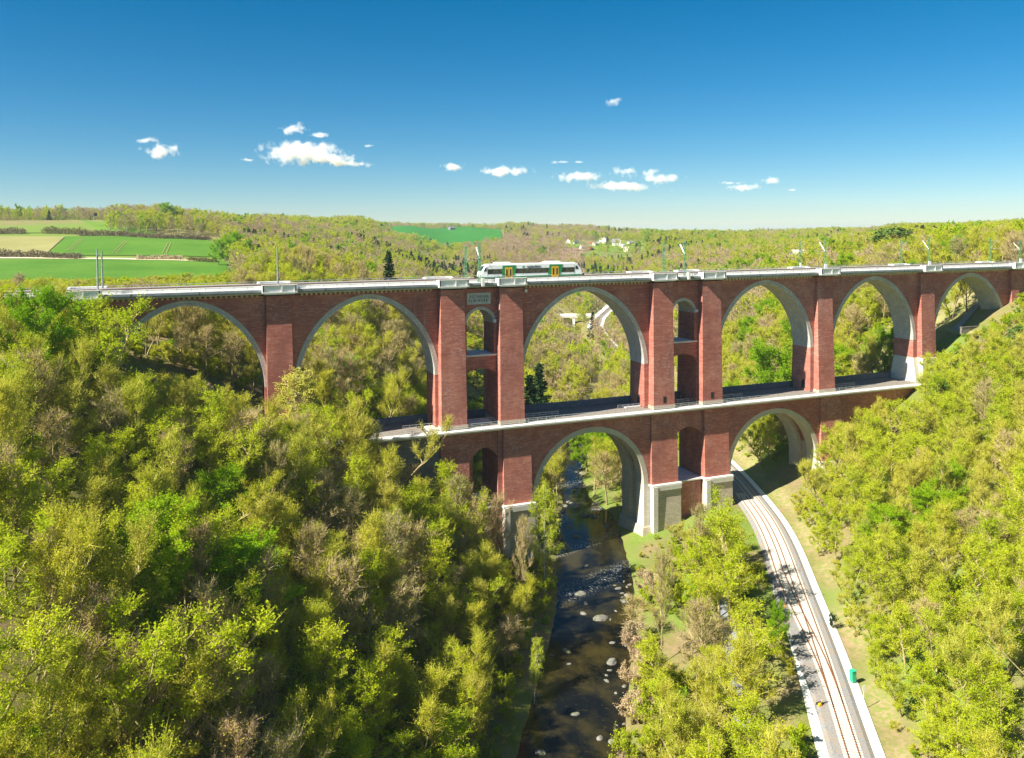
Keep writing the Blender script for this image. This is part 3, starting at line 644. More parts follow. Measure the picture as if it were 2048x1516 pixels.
# ------------------------------------------------------------------ overhead line masts
def mast(name, x, y, z0, h, side, kind, label, box=None, arm=True):
    r_ = thing(name, label, 'mast', (x, y, z0), 0, 'overhead line masts on the viaduct')
    b = MB(); w0, w1 = 0.26, 0.17
    P0 = np.array([x, y, z0]); 
    if kind == 'lattice':
        for sx in (-1, 1):
            for sy in (-1, 1): b.bar(P0 + (sx * w0, sy * w0, 0), P0 + (sx * w1, sy * w1, h), 0.10)
        n = 14
        for i in range(n):
            f0, f1 = i / n, (i + 1) / n; a0 = w0 + (w1 - w0) * f0; a1 = w0 + (w1 - w0) * f1; s_ = 1 if i % 2 else -1
            for sy in (-1, 1): b.bar(P0 + (-s_ * a0, sy * a0, h * f0), P0 + (s_ * a1, sy * a1, h * f1), 0.06)
            for sx in (-1, 1): b.bar(P0 + (sx * a0, -s_ * a0, h * f0), P0 + (sx * a1, s_ * a1, h * f1), 0.06)
        part(b, 'mast', MT['green'], r_)
    else:
        b.tube([P0, P0 + (0, 0, h)], [0.2, 0.13], 8); part(b, 'mast', MT['fascia'], r_)
    if arm:
        b = MB(); d = side
        b.bar(P0 + (0, 0, h * 0.62), P0 + (0, d * 3.0, h * 0.62), 0.09); b.bar(P0 + (0, 0, h * 0.62), P0 + (0, d * 2.2, h * 0.90), 0.16); b.bar(P0 + (0, 0, h * 0.9), P0 + (0, d * 2.2, h * 0.90), 0.06)
        b.tube([P0 + (0, d * 0.15, h * 0.62), P0 + (0, d * 0.5, h * 0.62)], 0.14, 6); b.tube([P0 + (0, d * 0.15, h * 0.9), P0 + (0, d * 0.45, h * 0.9)], 0.12, 6)
        part(b, 'cantilever_arm', MT['steel'], r_)
    if box:
        b = MB(); b.box(x - box / 2, x + box / 2, y - 0.45, y - 0.30, z0 + 0.9, z0 + 2.2); part(b, 'sign_board', MT['white_paint'], r_)
    return r_
MX = [(-89.0, 'left edge of the viaduct'), (-54.0, 'leftmost pier'), (-7.7, 'pier pair by the plaque'), (49.4, 'pier pair right of the big arch'), (96.0, 'bright green tree'), (135.5, 'second pier from the right'), (174.5, 'right end of the viaduct')]
for i, (x_, w_) in enumerate(MX):
    kd = 'pole' if i < 2 else 'lattice'; cd_ = 'grey tubular' if i < 2 else 'green lattice'
    mast('overhead_line_mast', x_, -0.8, 68.03, 9.2 if i < 6 else 8.0, 1, kd, f'{cd_} mast on the near walkway, at the {w_}', 1.0 if i in (4, 5, 6) else None, arm=i != 1)
    if i != 1: mast('overhead_line_mast', x_ , 9.5, 68.03, 8.6, -1, kd, f'{cd_} mast on the far walkway, at the {w_}', 0.5 if i == 4 else None)

# ------------------------------------------------------------------ railcar
TY0, TY1 = 0.85, 3.75
def tX(px): return onY(px, 540, TY0)[0]
TR = thing('railcar', 'white, green and yellow diesel railcar crossing the upper deck of the viaduct', 'train', (6.8, 2.3, 68.66))
xa, xb = -6.85, 20.3
bm = bmesh.new()
prof = [(xa + 0.55, 68.95), (xa + 0.1, 69.15), (xa, 69.75), (xa + 0.25, 70.5), (xa + 1.25, 71.9), (xa + 2.1, 72.25), (xb - 2.1, 72.25), (xb - 1.25, 71.9), (xb - 0.25, 70.5), (xb, 69.75), (xb - 0.1, 69.15), (xb - 0.55, 68.95)]
org = ORG[TR.name]
vs = [bm.verts.new((x_ - org[0], TY0 - org[1], z_ - org[2])) for x_, z_ in prof]; f = bm.faces.new(vs)
r_ = bmesh.ops.extrude_face_region(bm, geom=[f]); bmesh.ops.translate(bm, vec=(0, TY1 - TY0, 0), verts=[g for g in r_['geom'] if isinstance(g, bmesh.types.BMVert)])
bmesh.ops.recalc_face_normals(bm, faces=bm.faces)
ed = [e for e in bm.edges if abs(e.verts[0].co.y - e.verts[1].co.y) < 0.01 and (e.verts[0].co.z > 0.7 and e.verts[1].co.z > 0.7)]
bmesh.ops.bevel(bm, geom=ed, offset=0.32, segments=3, affect='EDGES', profile=0.6)
me = bpy.data.meshes.new('body'); bm.to_mesh(me); bm.free(); me.materials.append(MT['white_paint'])
body = bpy.data.objects.new('body', me); COL.objects.link(body); body.parent = TR; ORG['body'] = org; ORG[body.name] = org
def panel(poly, y0, y1, mat, name, parent=TR): b = MB(); b.prism_y(poly, y0, y1); return part(b, name, MT[mat], parent)
def side(poly, mat, name, off=0.03, parent=TR):
    return panel(poly, TY0 - off, TY0 + 0.02, mat, name, parent)
side([(xa + 0.5, 68.9), (xb - 0.5, 68.9), (xb - 0.12, 69.3), (tX(1100), 69.28), (tX(1030), 69.2), (xa + 0.12, 69.2)], 'train_green', 'stripe', 0.025)
WZ0, WZ1 = 69.85, 71.05
for x0, x1, pl in ((975, 1006, [985, 998]), (1029, 1098, [1036, 1051, 1058, 1070, 1083, 1095]), (1123, 1149, [1130, 1139])):
    X0, X1 = tX(x0), tX(x1); bnd = side([(X0, WZ0), (X1, WZ0), (X1, WZ1), (X0, WZ1)], 'glass', 'window_band', 0.04)
    xs = [X0 + 0.9] + [tX(q) for q in pl] + [X1 - 0.1]
    for i in range(len(xs) - 1):
        a, c = xs[i], xs[i + 1]; s_ = 0.3 if i % 2 else -0.3
        if c - a < 0.6: continue
        side([(a + 0.12 - s_, WZ0 + 0.12), (c - 0.12 + s_, WZ0 + 0.12), (c - 0.12 - s_, WZ1 - 0.1), (a + 0.12 + s_, WZ1 - 0.1)], 'pane', 'window', 0.055, bnd)
for (g0, g1, g2, g3, d0, d1) in ((1005, 1032, 1004, 1029, 1010, 1024.3), (1099, 1125, 1096, 1121, 1103.2, 1116.8)):
    side([(tX(g2), 69.4), (tX(g3), 69.4), (tX(g1), 71.0), (tX(g1), 71.85), (tX(g0), 71.85)], 'train_green', 'door_surround', 0.065)
    xm = (tX(d0) + tX(d1)) / 2
    for a, c in ((tX(d0), xm - 0.05), (xm + 0.05, tX(d1))):
        dr = side([(a, 68.75), (c, 68.75), (c, 71.4), (a, 71.4)], 'train_yellow', 'door', 0.09)
        side([(a + 0.24, 69.35), (c - 0.24, 69.35), (c - 0.24, 70.95), (a + 0.24, 70.95)], 'glass', 'window', 0.11, dr)
side([(tX(967.5), 70.55), (tX(973), 70.55), (tX(973), 71.4), (tX(970.5), 71.4)], 'glass', 'cab_window', 0.04); side([(tX(1151), 70.55), (tX(1157), 70.55), (tX(1154.5), 71.4), (tX(1151), 71.4)], 'glass', 'cab_window', 0.04)
for s_, e in ((1, xa), (-1, xb)):
    b = MB(); b.hexa([(e + s_ * 0.30, 1.15, 70.62), (e + s_ * 0.5, 1.15, 70.55), (e + s_ * 0.5, 3.45, 70.55), (e + s_ * 0.30, 3.45, 70.62)], [(e + s_ * 1.12, 1.35, 71.80), (e + s_ * 1.3, 1.35, 71.7), (e + s_ * 1.3, 3.25, 71.7), (e + s_ * 1.12, 3.25, 71.80)]); part(b, 'windscreen', MT['glass'], TR)
    b = MB(); b.box(min(e - s_ * 0.9, e), max(e - s_ * 0.9, e), 2.1, 2.5, 69.0, 69.3); b.tube([(e - s_ * 0.9, 2.3, 69.15), (e - s_ * 1.1, 2.3, 69.15)], 0.22, 8); part(b, 'coupler', MT['tyre'], TR)
    for yy in (1.25, 3.35):
        b = MB(); b.tube([(e - s_ * 0.02, yy, 69.85), (e + s_ * 0.15, yy, 69.85)], 0.14, 10); part(b, 'headlight', MT['pane'], TR)
for a, c in ((994, 1024), (1093, 1124.5)):
    b = MB(); b.box(tX(a), tX(c), 1.25, 3.35, 72.2, 72.55); b.box(tX(a) + .3, tX(c) - .3, 1.45, 3.15, 72.55, 72.65); part(b, 'roof_box', MT['white_paint'], TR)
b = MB(); b.box(xa + 0.9, xb - 0.9, 1.2, 3.4, 68.72, 68.96); part(b, 'underframe', MT['tyre'], TR)
for xc in (xa + 5.2, xb - 5.2):
    b = MB(); b.box(xc - 1.6, xc + 1.6, 1.25, 3.35, 68.85, 69.1)
    for q in (-1, 1):
        for yy in (1.45, 3.0): b.tube([(xc + q * 0.95, yy, 69.0), (xc + q * 0.95, yy + 0.14, 69.0)], 0.34, 16)
    part(b, 'bogie', MT['tyre'], TR)
b = MB(); b.prism_y([(tX(1044.5), 71.28), (tX(1048.5), 71.28), (tX(1049.3), 71.62), (tX(1045.3), 71.62)], TY0 - 0.05, TY0 + 0.02); part(b, 'emblem', MT['train_green'], TR)
text('vogtlandbahn', 0.86, (tX(1067.5), TY0 - 0.03, 71.45), (math.pi / 2, 0, 0), MT['ink'], TR, sx=0.82, bold=0.012, ital=0.15)
for px_ in (975.5, 1149): side([(tX(px_) - .03, 69.3), (tX(px_) + .03, 69.3), (tX(px_) + .03, 71.6), (tX(px_) - .03, 71.6)], 'glass', 'panel_joint', 0.022)
# ------------------------------------------------------------------ lower railway line
t = NT('grey_ballast'); p = t.pos(); n1 = t.noise(p, 5.0, 3, 0.8); n2 = t.noise(p, 0.5, 4, 0.7)
t.col(t.mix(t.ramp(n2, [(0.42, (0, 0, 0)), (0.66, (0.7, 0.7, 0.7))]), t.ramp(n1, [(0.3, (0.12, 0.12, 0.125)), (0.7, (0.36, 0.355, 0.35))]), (0.30, 0.23, 0.17))).set(0.95).bump(n1, 0.6, 0.1); MT['ballast'] = t.m
MT['gravel'] = plain('white_gravel', (0.78, 0.75, 0.69), 0.95, 0, 0.10, 2.5)
MT['path'] = plain('pale_path', (0.22, 0.23, 0.25), 0.95, 0, 0.2, 0.6)
MT['sleeper'] = plain('concrete_sleeper', (0.62, 0.58, 0.50), 0.9, 0, 0.15, 2)
MT['sand'] = plain('sandy_path', (0.62, 0.52, 0.36), 0.95, 0, 0.15, 0.6)
def off_path(off):
    return lambda yy: rail_x(yy) + off
ribbon(rail_x, (-160, 610), 2.9, 4.4, 6.3, MT['gravel'], 'gravel_path', label='white gravel path beside the lower railway line', cat='path')
ribbon(rail_x, (-160, 60), -4.8, -3.1, 6.28, MT['gravel'], 'gravel_path', label='pale gravel strip on the river side of the lower railway', cat='path')
ribbon(lambda y: rail_x(y) - 17.5, (-150, -20), -1.2, 1.2, 0, MT['path'], 'footpath', zfun=lambda X, Y: float(H(X, Y)) + 0.25, label='grey footpath between river and railway', cat='path')
TRK = thing('railway_track', 'single lower railway track with rusty rails and a turnout on grey ballast beside the river', 'railway track', (0, 0, 6.2))
yy = np.arange(-160, 612, 3.0); xx = rail_x(yy); dx = np.gradient(xx, yy); L_ = np.hypot(dx, 1); NX, NY = 1 / L_, -dx / L_
b = MB(); V = []; F = []
for i in range(len(yy)):
    lw = -3.5 - 1.6 * float(sstep(-95, -60, yy[i])) if yy[i] < 40 else -2.6
    for w, z in ((lw, 6.2), (lw + 0.8, 6.55), (2.3, 6.6), (3.2, 6.2)): V.append((xx[i] + NX[i] * w, yy[i] + NY[i] * w, z))
for i in range(len(yy) - 1):
    for k in range(3): F.append((4 * i + k, 4 * i + k + 1, 4 * i + 5 + k, 4 * i + 4 + k))
b.add(V, F); part(b, 'ballast_bed', MT['ballast'], TRK)
def railbar(fn, y0, y1):
    ys = np.arange(y0, y1, 2.0); b = MB(); P = []
    for y in ys: P.append((fn(y), y))
    for i in range(len(P) - 1):
        (x0, a), (x1, c) = P[i], P[i + 1]
        b.hexa([(x0 - .06, a, 6.6), (x0 + .06, a, 6.6), (x1 + .06, c, 6.6), (x1 - .06, c, 6.6)], [(x0 - .06, a, 6.86), (x0 + .06, a, 6.86), (x1 + .06, c, 6.86), (x1 - .06, c, 6.86)])
    return part(b, 'rail', MT['rust'], TRK)
sl_ = lambda y: float(np.gradient(rail_x(np.array([y - 2, y, y + 2])), 2.0)[1])
def off_rail(o):
    def f(y):
        m = sl_(y); return float(rail_x(y)) + o * math.hypot(1, m)
    return f
for s_ in (-1, 1): railbar(off_rail(s_ * 0.8), -160, 610)
def siding(s_):
    def f(y): return off_rail(s_ * 0.8 - 2.7 * float(sstep(-88, -40, y)) )(y)
    return f
for s_ in (-1, 1): railbar(siding(s_), -88, 2)
# sleepers: the hundred nearest ones one by one, the rest as one part
yS = []; y = -120.0
while y < 300: yS.append(y); y += 0.62 / math.hypot(1, sl_(y)) * 1.0
def sleeper(b, y):
    m = sl_(y); tx, ty = m / math.hypot(m, 1), 1 / math.hypot(m, 1); n_ = (ty, -tx); x = float(rail_x(y))
    ext = 1.35; lx = -1.35 - (2.7 * float(sstep(-88, -40, y)) if -88 < y < 2 else 0)
    def P(u, v, z): return (x + n_[0] * u + tx * v, y + n_[1] * u + ty * v, z)
    b.hexa([P(lx, -.14, 6.5), P(ext, -.14, 6.5), P(ext, .14, 6.5), P(lx, .14, 6.5)], [P(lx, -.14, 6.7), P(ext, -.14, 6.7), P(ext, .14, 6.7), P(lx, .14, 6.7)])
vis = [y for y in yS if proj([(float(rail_x(y)), y, 6.6)])[0, 1] < 1530]
for y in vis[:100]: b = MB(); sleeper(b, y); part(b, 'sleeper', MT['sleeper'], TRK)
b = MB()
for y in vis[100:] + [q for q in yS if q not in vis]: sleeper(b, y)
part(b, 'sleeper_row', MT['sleeper'], TRK, kind='stuff')
# lineside equipment
q = onZ(1640, 1410, 6.4); g = thing('point_machine', 'dark point motor with yellow weight lever beside the lower track', 'point machine', q)
b = MB(); b.box(q[0] - .5, q[0] + .5, q[1] - .35, q[1] + .35, 6.3, 6.75); b.box(q[0] + 0.6, q[0] + 2.2, q[1] - 0.1, q[1] + 0.1, 6.5, 6.62); part(b, 'housing', MT['tyre'], g)
b = MB(); b.tube([(q[0] - .4, q[1] - .6, 6.7), (q[0] - .4, q[1] - .25, 6.7)], .28, 10); b.bar((q[0] - .4, q[1] - .4, 6.7), (q[0] + .1, q[1] - .4, 7.5), 0.08); part(b, 'weight_lever', MT['train_yellow'], g)
q = onZ(1706, 1362, 6.6); g = thing('lineside_cabinet', 'turquoise green cabinet standing beside the white gravel path', 'cabinet', q)
MT['turq'] = plain('turquoise_paint', (0.03, 0.42, 0.25), 0.5, 0, 0.1)
b = MB(); b.hexa([(q[0] - .35, q[1] - .3, 6.5), (q[0] + .35, q[1] - .3, 6.5), (q[0] + .35, q[1] + .3, 6.5), (q[0] - .35, q[1] + .3, 6.5)], [(q[0] - .5, q[1] - .35, 8.3), (q[0] + .4, q[1] - .35, 8.1), (q[0] + .4, q[1] + .35, 8.1), (q[0] - .5, q[1] + .35, 8.3)]); part(b, 'body', MT['turq'], g)
b = MB(); b.box(q[0] - .55, q[0] + .45, q[1] - .42, q[1] + .42, 8.31, 8.4); part(b, 'lid', MT['turq'], g)
q = onZ(1727, 1415, 6.4); g = thing('track_sign', 'white rectangular track sign on a tall white post by the gravel path', 'sign', q)
b = MB(); b.tube([(q[0], q[1], 6.2), (q[0], q[1], 9.3)], .05, 8); part(b, 'post', MT['white_paint'], g)
b = MB(); b.box(q[0] - .25, q[0] + .25, q[1] - .08, q[1] - .05, 9.0, 9.9); part(b, 'board', MT['white_paint'], g)
q = onZ(1569, 1215, 6.4); g = thing('marker_block', 'small yellow marker block at the edge of the ballast', 'marker', q)
b = MB(); b.box(q[0] - .3, q[0] + .3, q[1] - .2, q[1] + .2, 6.2, 6.7); b.bar((q[0], q[1], 6.7), (q[0] + .2, q[1], 7.4), .08); part(b, 'body', MT['train_yellow'], g)

# ------------------------------------------------------------------ boulders in the river
t = NT('boulder_rock'); p = t.pos(); n1 = t.noise(p, 1.6, 5, 0.7)
t.col(t.mix(t.ramp(t.noise(p, 0.9, 3), [(0.55, (0, 0, 0)), (0.65, (1, 1, 1))]), t.ramp(n1, [(0.3, (0.09, 0.085, 0.075)), (0.7, (0.27, 0.26, 0.235))]), (0.10, 0.12, 0.04))).set(0.9).bump(n1, 0.5, 0.2); MT['rock'] = t.m
ROCKS = [(765, 550, 62), (795, 605, 30), (780, 665, 36), (885, 695, 80), (940, 700, 26), (680, 885, 68), (695, 960, 26), (945, 950, 66), (1040, 562, 44), (965, 500, 20), (1000, 585, 18), (970, 650, 22), (733, 1255, 54), (875, 1395, 44), (950, 1420, 46), (530, 1480, 66), (1080, 850, 24),
         (1095, 572, 26), (1150, 770, 22), (1225, 705, 26), (690, 290, 60), (740, 215, 42), (800, 385, 30), (1035, 510, 26), (1080, 600, 18), (790, 92, 50), (830, 96, 44), (700, 15, 40), (745, 40, 34), (770, 88, 36), (1000, 1200, 22), (1020, 1310, 26), (970, 1130, 22), (850, 105, 30), (660, 70, 24)]
SPOT = [(onZ(900 + x_ / 2.926, 1000 + y_ / 2.926, 0.0), w_) for x_, y_, w_ in ROCKS]
rr_ = np.random.default_rng(44)
for k_ in range(46):
    y_ = rr_.uniform(4, 62) if k_ < 28 else rr_.uniform(-70, -5); sd_ = 1 if rr_.random() < 0.75 else -1
    if k_ >= 28: sd_ = -sd_ if rr_.random() < 0.3 else 1
    SPOT.append((np.array([float(river_x(y_)) + sd_ * rr_.uniform(4.5, 8.6) * (0.62 if y_ > 30 else 1), y_, 0.0]), rr_.uniform(18, 40)))
for i, (q, w_) in enumerate(SPOT):
    q = q.copy(); D_ = (q - CAM) @ FW; r_ = w_ / 2.926 / (FOC / D_) / 2 * 1.05
    bm = bmesh.new(); bmesh.ops.create_icosphere(bm, subdivisions=3, radius=1.0); sd = i * 7.3
    for v in bm.verts:
        c_ = v.co.copy(); k = 0.75 + 0.5 * float(fbm(np.array(c_.x * 1.2 + sd), np.array(c_.y * 1.2 + c_.z * 1.7 + sd), 3)); fl = 0.35 * math.floor(3 * (c_.x + 0.6 * c_.z + 0.3 * math.sin(sd))) / 3; v.co = Vector((c_.x * r_ * k * 1.1, c_.y * r_ * k * (0.65 + 0.2 * math.sin(sd)), max(-0.4, c_.z + 0.25 * fl) * r_ * k * 0.5))
    me = bpy.data.meshes.new('river_boulder'); bm.to_mesh(me); bm.free(); me.materials.append(MT['rock'])
    o = bpy.data.objects.new('river_boulder', me); COL.objects.link(o); o.location = (q[0], q[1], -0.05); o.rotation_euler = (0, 0, sd)
    big = w_ > 50
    tag(o, 'large pale boulder standing out of the dark river' if big else 'small grey stone breaking the surface of the river', 'boulder', 'large boulders in the river' if big else 'small stones in the river')

# ------------------------------------------------------------------ tree generators
def leafmat(name, cols, trans=0.56, var=0.3):
    t = NT(name); t.t.nodes.remove(t.b); oi = t.n('ObjectInfo'); g = t.n('NewGeometry')
    c = t.ramp(oi.outputs['Random'], [(i / max(1, len(cols) - 1), c_) for i, c_ in enumerate(cols)])
    nz = t.noise(g.outputs['Position'], 0.8, 3, 0.6)
    c = t.mix(t.ramp(nz, [(0.35, (0, 0, 0)), (0.7, (var, var, var))]), c, tuple(v * 0.55 for v in cols[0]))
    d = t.n('BsdfDiffuse'); tr = t.n('BsdfTranslucent'); mx = t.n('MixShader'); t.l(c, d.inputs[0]); t.l(c, tr.inputs[0])
    mx.inputs[0].default_value = trans; t.l(d.outputs[0], mx.inputs[1]); t.l(tr.outputs[0], mx.inputs[2]); t.l(mx.outputs[0], t.out.inputs[0]); return t.m
LM = {
 'bud': leafmat('budding_leaves', [(0.51, 0.53, 0.03), (0.60, 0.59, 0.05), (0.43, 0.51, 0.022), (0.64, 0.57, 0.12)]),
 'bud_green': leafmat('spring_leaves', [(0.47, 0.58, 0.015), (0.58, 0.64, 0.025), (0.39, 0.52, 0.012)]),
 'leafy': leafmat('fresh_leaves', [(0.28, 0.50, 0.012), (0.40, 0.56, 0.015), (0.22, 0.42, 0.012)]),
 'twig': leafmat('bare_twigs', [(0.48, 0.37, 0.20), (0.54, 0.41, 0.25), (0.40, 0.33, 0.20), (0.50, 0.35, 0.23)], 0.1, 0.35),
 'twig_bud': leafmat('budding_twigs', [(0.56, 0.52, 0.09), (0.64, 0.58, 0.14), (0.48, 0.47, 0.07)], 0.1, 0.35),
 'needle': leafmat('dark_needles', [(0.020, 0.050, 0.016), (0.030, 0.065, 0.02)], 0.1),
 'pine_needle': leafmat('pine_needles', [(0.10, 0.19, 0.035), (0.15, 0.24, 0.05)], 0.1),
 'brown': leafmat('reddish_buds', [(0.36, 0.20, 0.06), (0.42, 0.25, 0.08)], 0.25),
 'blossom': leafmat('pale_blossom', [(0.52, 0.43, 0.27), (0.58, 0.50, 0.33)], 0.25)}
def barkmat(name, a, b_):
    t = NT(name); p = t.pos(); f = t.noise(t.scale(p, 2, 2, 0.5), 1.5, 4, 0.7); t.col(t.ramp(f, [(0.3, a), (0.7, b_)])).set(0.95, 0, 0.1); return t.m
BK = {'bark': barkmat('grey_bark', (0.19, 0.15, 0.07), (0.46, 0.39, 0.19)), 'birch': barkmat('birch_bark', (0.25, 0.23, 0.19), (0.68, 0.65, 0.58)), 'pine': barkmat('pine_bark', (0.16, 0.07, 0.035), (0.30, 0.14, 0.07))}
class TG:
    def __init__(s, seed): s.r = np.random.default_rng(seed); s.V = []; s.Q = []; s.T = []; s.n = 0; s.qm = []; s.tm = []
    def tube(s, P, R, n=5, mi=0):
        P = np.asarray(P, float); V = []; m = len(P)
        for i in range(m):
            t = P[min(i + 1, m - 1)] - P[max(i - 1, 0)]; t = t / (np.linalg.norm(t) + 1e-9); a = np.cross(t, (0, 0, 1.0) if abs(t[2]) < .9 else (1.0, 0, 0)); a /= np.linalg.norm(a); c = np.cross(t, a)
            an = np.arange(n) * 2 * math.pi / n; V.append(P[i] + R[i] * (np.cos(an)[:, None] * a + np.sin(an)[:, None] * c))
        V = np.concatenate(V); i, k = np.meshgrid(np.arange(m - 1), np.arange(n), indexing='ij'); i = i.ravel(); k = k.ravel(); k2 = (k + 1) % n
        Q = np.stack([i * n + k, i * n + k2, (i + 1) * n + k2, (i + 1) * n + k], 1) + s.n
        s.V.append(V); s.Q.append(Q); s.qm.append(np.full(len(Q), mi)); s.n += len(V)
    def twigs(s, A, B, w, mi=0):
        d = B - A; p = s.r.normal(size=A.shape); p -= d * (np.sum(p * d, 1) / (np.sum(d * d, 1) + 1e-9))[:, None]; p /= np.linalg.norm(p, axis=1)[:, None]; p = p * w / 2
        V = np.stack([A - p, A + p, B], 1).reshape(-1, 3); T = np.arange(len(V)).reshape(-1, 3) + s.n; s.V.append(V); s.T.append(T); s.tm.append(np.full(len(T), mi)); s.n += len(V)
    def leaves(s, C, size, mi=1, flat=0.0):
        n = len(C); a = s.r.normal(size=(n, 3)); a[:, 2] *= (1 - flat); a /= np.linalg.norm(a, axis=1)[:, None]; b = s.r.normal(size=(n, 3)); b[:, 2] *= (1 - flat); b -= a * np.sum(a * b, 1)[:, None]; b /= np.linalg.norm(b, axis=1)[:, None]
        sz = size * (0.6 + 0.8 * s.r.random(n))[:, None] / 2; a = a * sz; b = b * sz * 0.75
        V = np.stack([C - a, C - b, C + a, C + b], 1).reshape(-1, 3); Q = np.arange(4 * n).reshape(-1, 4) + s.n; s.V.append(V); s.Q.append(Q); s.qm.append(np.full(n, mi)); s.n += len(V)
    def mesh(s, name, mats):
        Q = np.concatenate(s.Q) if s.Q else np.zeros((0, 4), int); T = np.concatenate(s.T) if s.T else np.zeros((0, 3), int)
        L = [x for x in (Q, T) if len(x)]; M = [np.concatenate(m) for m in (s.qm, s.tm) if m]
        return mesh_np(name, np.concatenate(s.V), L, mats, np.concatenate(M))
def unit(v): return v / (np.linalg.norm(v, axis=-1, keepdims=True) + 1e-9)
def broadleaf(seed, Ht, R, limbs=15, subs=7, twigs=9, leaves=7, lsize=0.17, tw=0.035, twl=(0.7, 1.5), clear=0.3, up=0.75, droop=0.0, merged=False, multi=1, r0=None, ltop=1.0, rise=0.7):
    """returns (trunk TG, crown TG): tapered trunk with limbs, and a crown of boughs, twigs and leaves"""
    T = TG(seed); C = T if merged else TG(seed + 1000); r = T.r; r0 = r0 or (0.012 * Ht + 0.04)
    BA, BB = [], []; LC = []
    for m in range(multi):
        lean = r.normal(size=2) * (0.05 if multi == 1 else 0.22); n = 8; ts = np.linspace(0, 1, n)
        P = np.stack([lean[0] * Ht * ts + 0.02 * Ht * np.sin(ts * 5 + r.random() * 6) * ts, lean[1] * Ht * ts + 0.02 * Ht * np.cos(ts * 4 + r.random() * 6) * ts, ts * Ht * 0.93], 1); P[0, 2] = -0.8
        T.tube(P, r0 * (1 - 0.88 * ts) / math.sqrt(multi), 6, 0)
        nl = limbs // multi
        for i in range(nl):
            t = clear + (0.95 - clear) * ((i + r.random() * 0.8) / nl); base = np.array([np.interp(t, ts, P[:, k]) for k in range(3)])
            az = i * 2.4 + r.random() * 0.9; sh = math.sin(math.pi * min(1, (t - clear) / (1 - clear) * 0.72 + 0.24)) ** 0.7
            L = R * (0.55 + 0.6 * r.random()) * sh * 1.15; e = up * (0.55 + 0.7 * t) + r.normal() * 0.12
            d = np.array([math.cos(az) * math.cos(e), math.sin(az) * math.cos(e), math.sin(e)]); k = np.linspace(0, 1, 5)[:, None]
            LP = base + d * L * k + np.array([0, 0, 0.22 * L]) * k ** 2 + r.normal(size=(5, 3)) * 0.05 * L * k
            T.tube(LP, r0 * 0.46 * (1 - t * 0.5) * (1 - 0.85 * k[:, 0]) + 0.018, 4, 0)
            for j in range(subs):
                f = 0.25 + 0.75 * (j + r.random()) / subs; f = min(f, 0.99); sb = np.array([np.interp(f, k[:, 0], LP[:, q]) for q in range(3)])
                sd = unit(d * 0.7 + r.normal(size=3) * 0.55 + np.array([0, 0, 0.35 - droop])); SL = R * (0.22 + 0.25 * r.random()) * (1.1 - 0.4 * f)
                se = sb + sd * SL; BA.append(sb); BB.append(se)
                u = r.random(twigs) * 0.85 + 0.15; ta = sb + sd * SL * u[:, None]; td = unit(sd * 0.45 + r.normal(size=(twigs, 3)) * 0.42 + np.array([0, 0, rise - droop * 2.0])); tl = (twl[0] + (twl[1] - twl[0]) * r.random(twigs)) * (R / 4.0) ** 0.5
                te = ta + td * tl[:, None]; C.twigs(ta, te, tw, 0 if not merged else 1)
                if leaves > 0:
                    w = r.random((twigs, leaves)); lc = ta[:, None, :] + td[:, None, :] * (tl[:, None] * w)[:, :, None] + r.normal(size=(twigs, leaves, 3)) * 0.13 * (R / 4)
                    LC.append(lc.reshape(-1, 3))
    BA = np.array(BA); BB = np.array(BB); C.twigs(BA, BB, 0.09 * (tw / 0.035), 0 if not merged else 1)
    if LC: C.leaves(np.concatenate(LC), lsize, 1 if not merged else 2)
    return T, C
def conifer(seed, Ht, R, whorls=26, per=9, pine=False, merged=False, q=1.0):
    T = TG(seed); C = T if merged else TG(seed + 1000); r = T.r; r0 = 0.011 * Ht + 0.06
    ts = np.linspace(0, 1, 7); P = np.stack([0.01 * Ht * np.sin(ts * 4) * (3 if pine else 1), 0 * ts, ts * Ht * 0.98], 1); P[0, 2] = -0.8; T.tube(P, r0 * (1 - 0.92 * ts), 6, 0); LC = []; A = []; B = []
    for i in range(whorls):
        f = (i + 0.5) / whorls; lo = 0.52 if pine else 0.10; h = Ht * (lo + (0.98 - lo) * f); rad = R * ((1 - f) ** 0.85 * 0.95 + 0.05) if not pine else R * math.sin(math.pi * (0.22 + 0.7 * f)) ** 0.8
        for j in range(per):
            az = r.random() * 6.28; L = rad * (0.7 + 0.45 * r.random()); e = (-0.28 + 0.5 * f) if not pine else 0.25 + 0.2 * r.normal()
            a = np.array([np.interp(h, P[:, 2], P[:, 0]), 0, h]); d = np.array([math.cos(az) * math.cos(e), math.sin(az) * math.cos(e), math.sin(e)]); bnd = a + d * L; A.append(a); B.append(bnd)
            n = int((10 if not pine else 14) * q) + 2; u = (r.random(n) * 0.85 + 0.15) if not pine else (0.65 + 0.4 * r.random(n)); LC.append(a + d * (L * u)[:, None] + r.normal(size=(n, 3)) * np.array([.22, .22, .13]) * (0.09 * R + 0.4) * (1 + 0.6 * pine))
    C.twigs(np.array(A), np.array(B), 0.08, 0)
    C.leaves(np.concatenate(LC), (0.62 if not pine else 0.55) / math.sqrt(max(q, .3)), 1, 0.35); return T, C

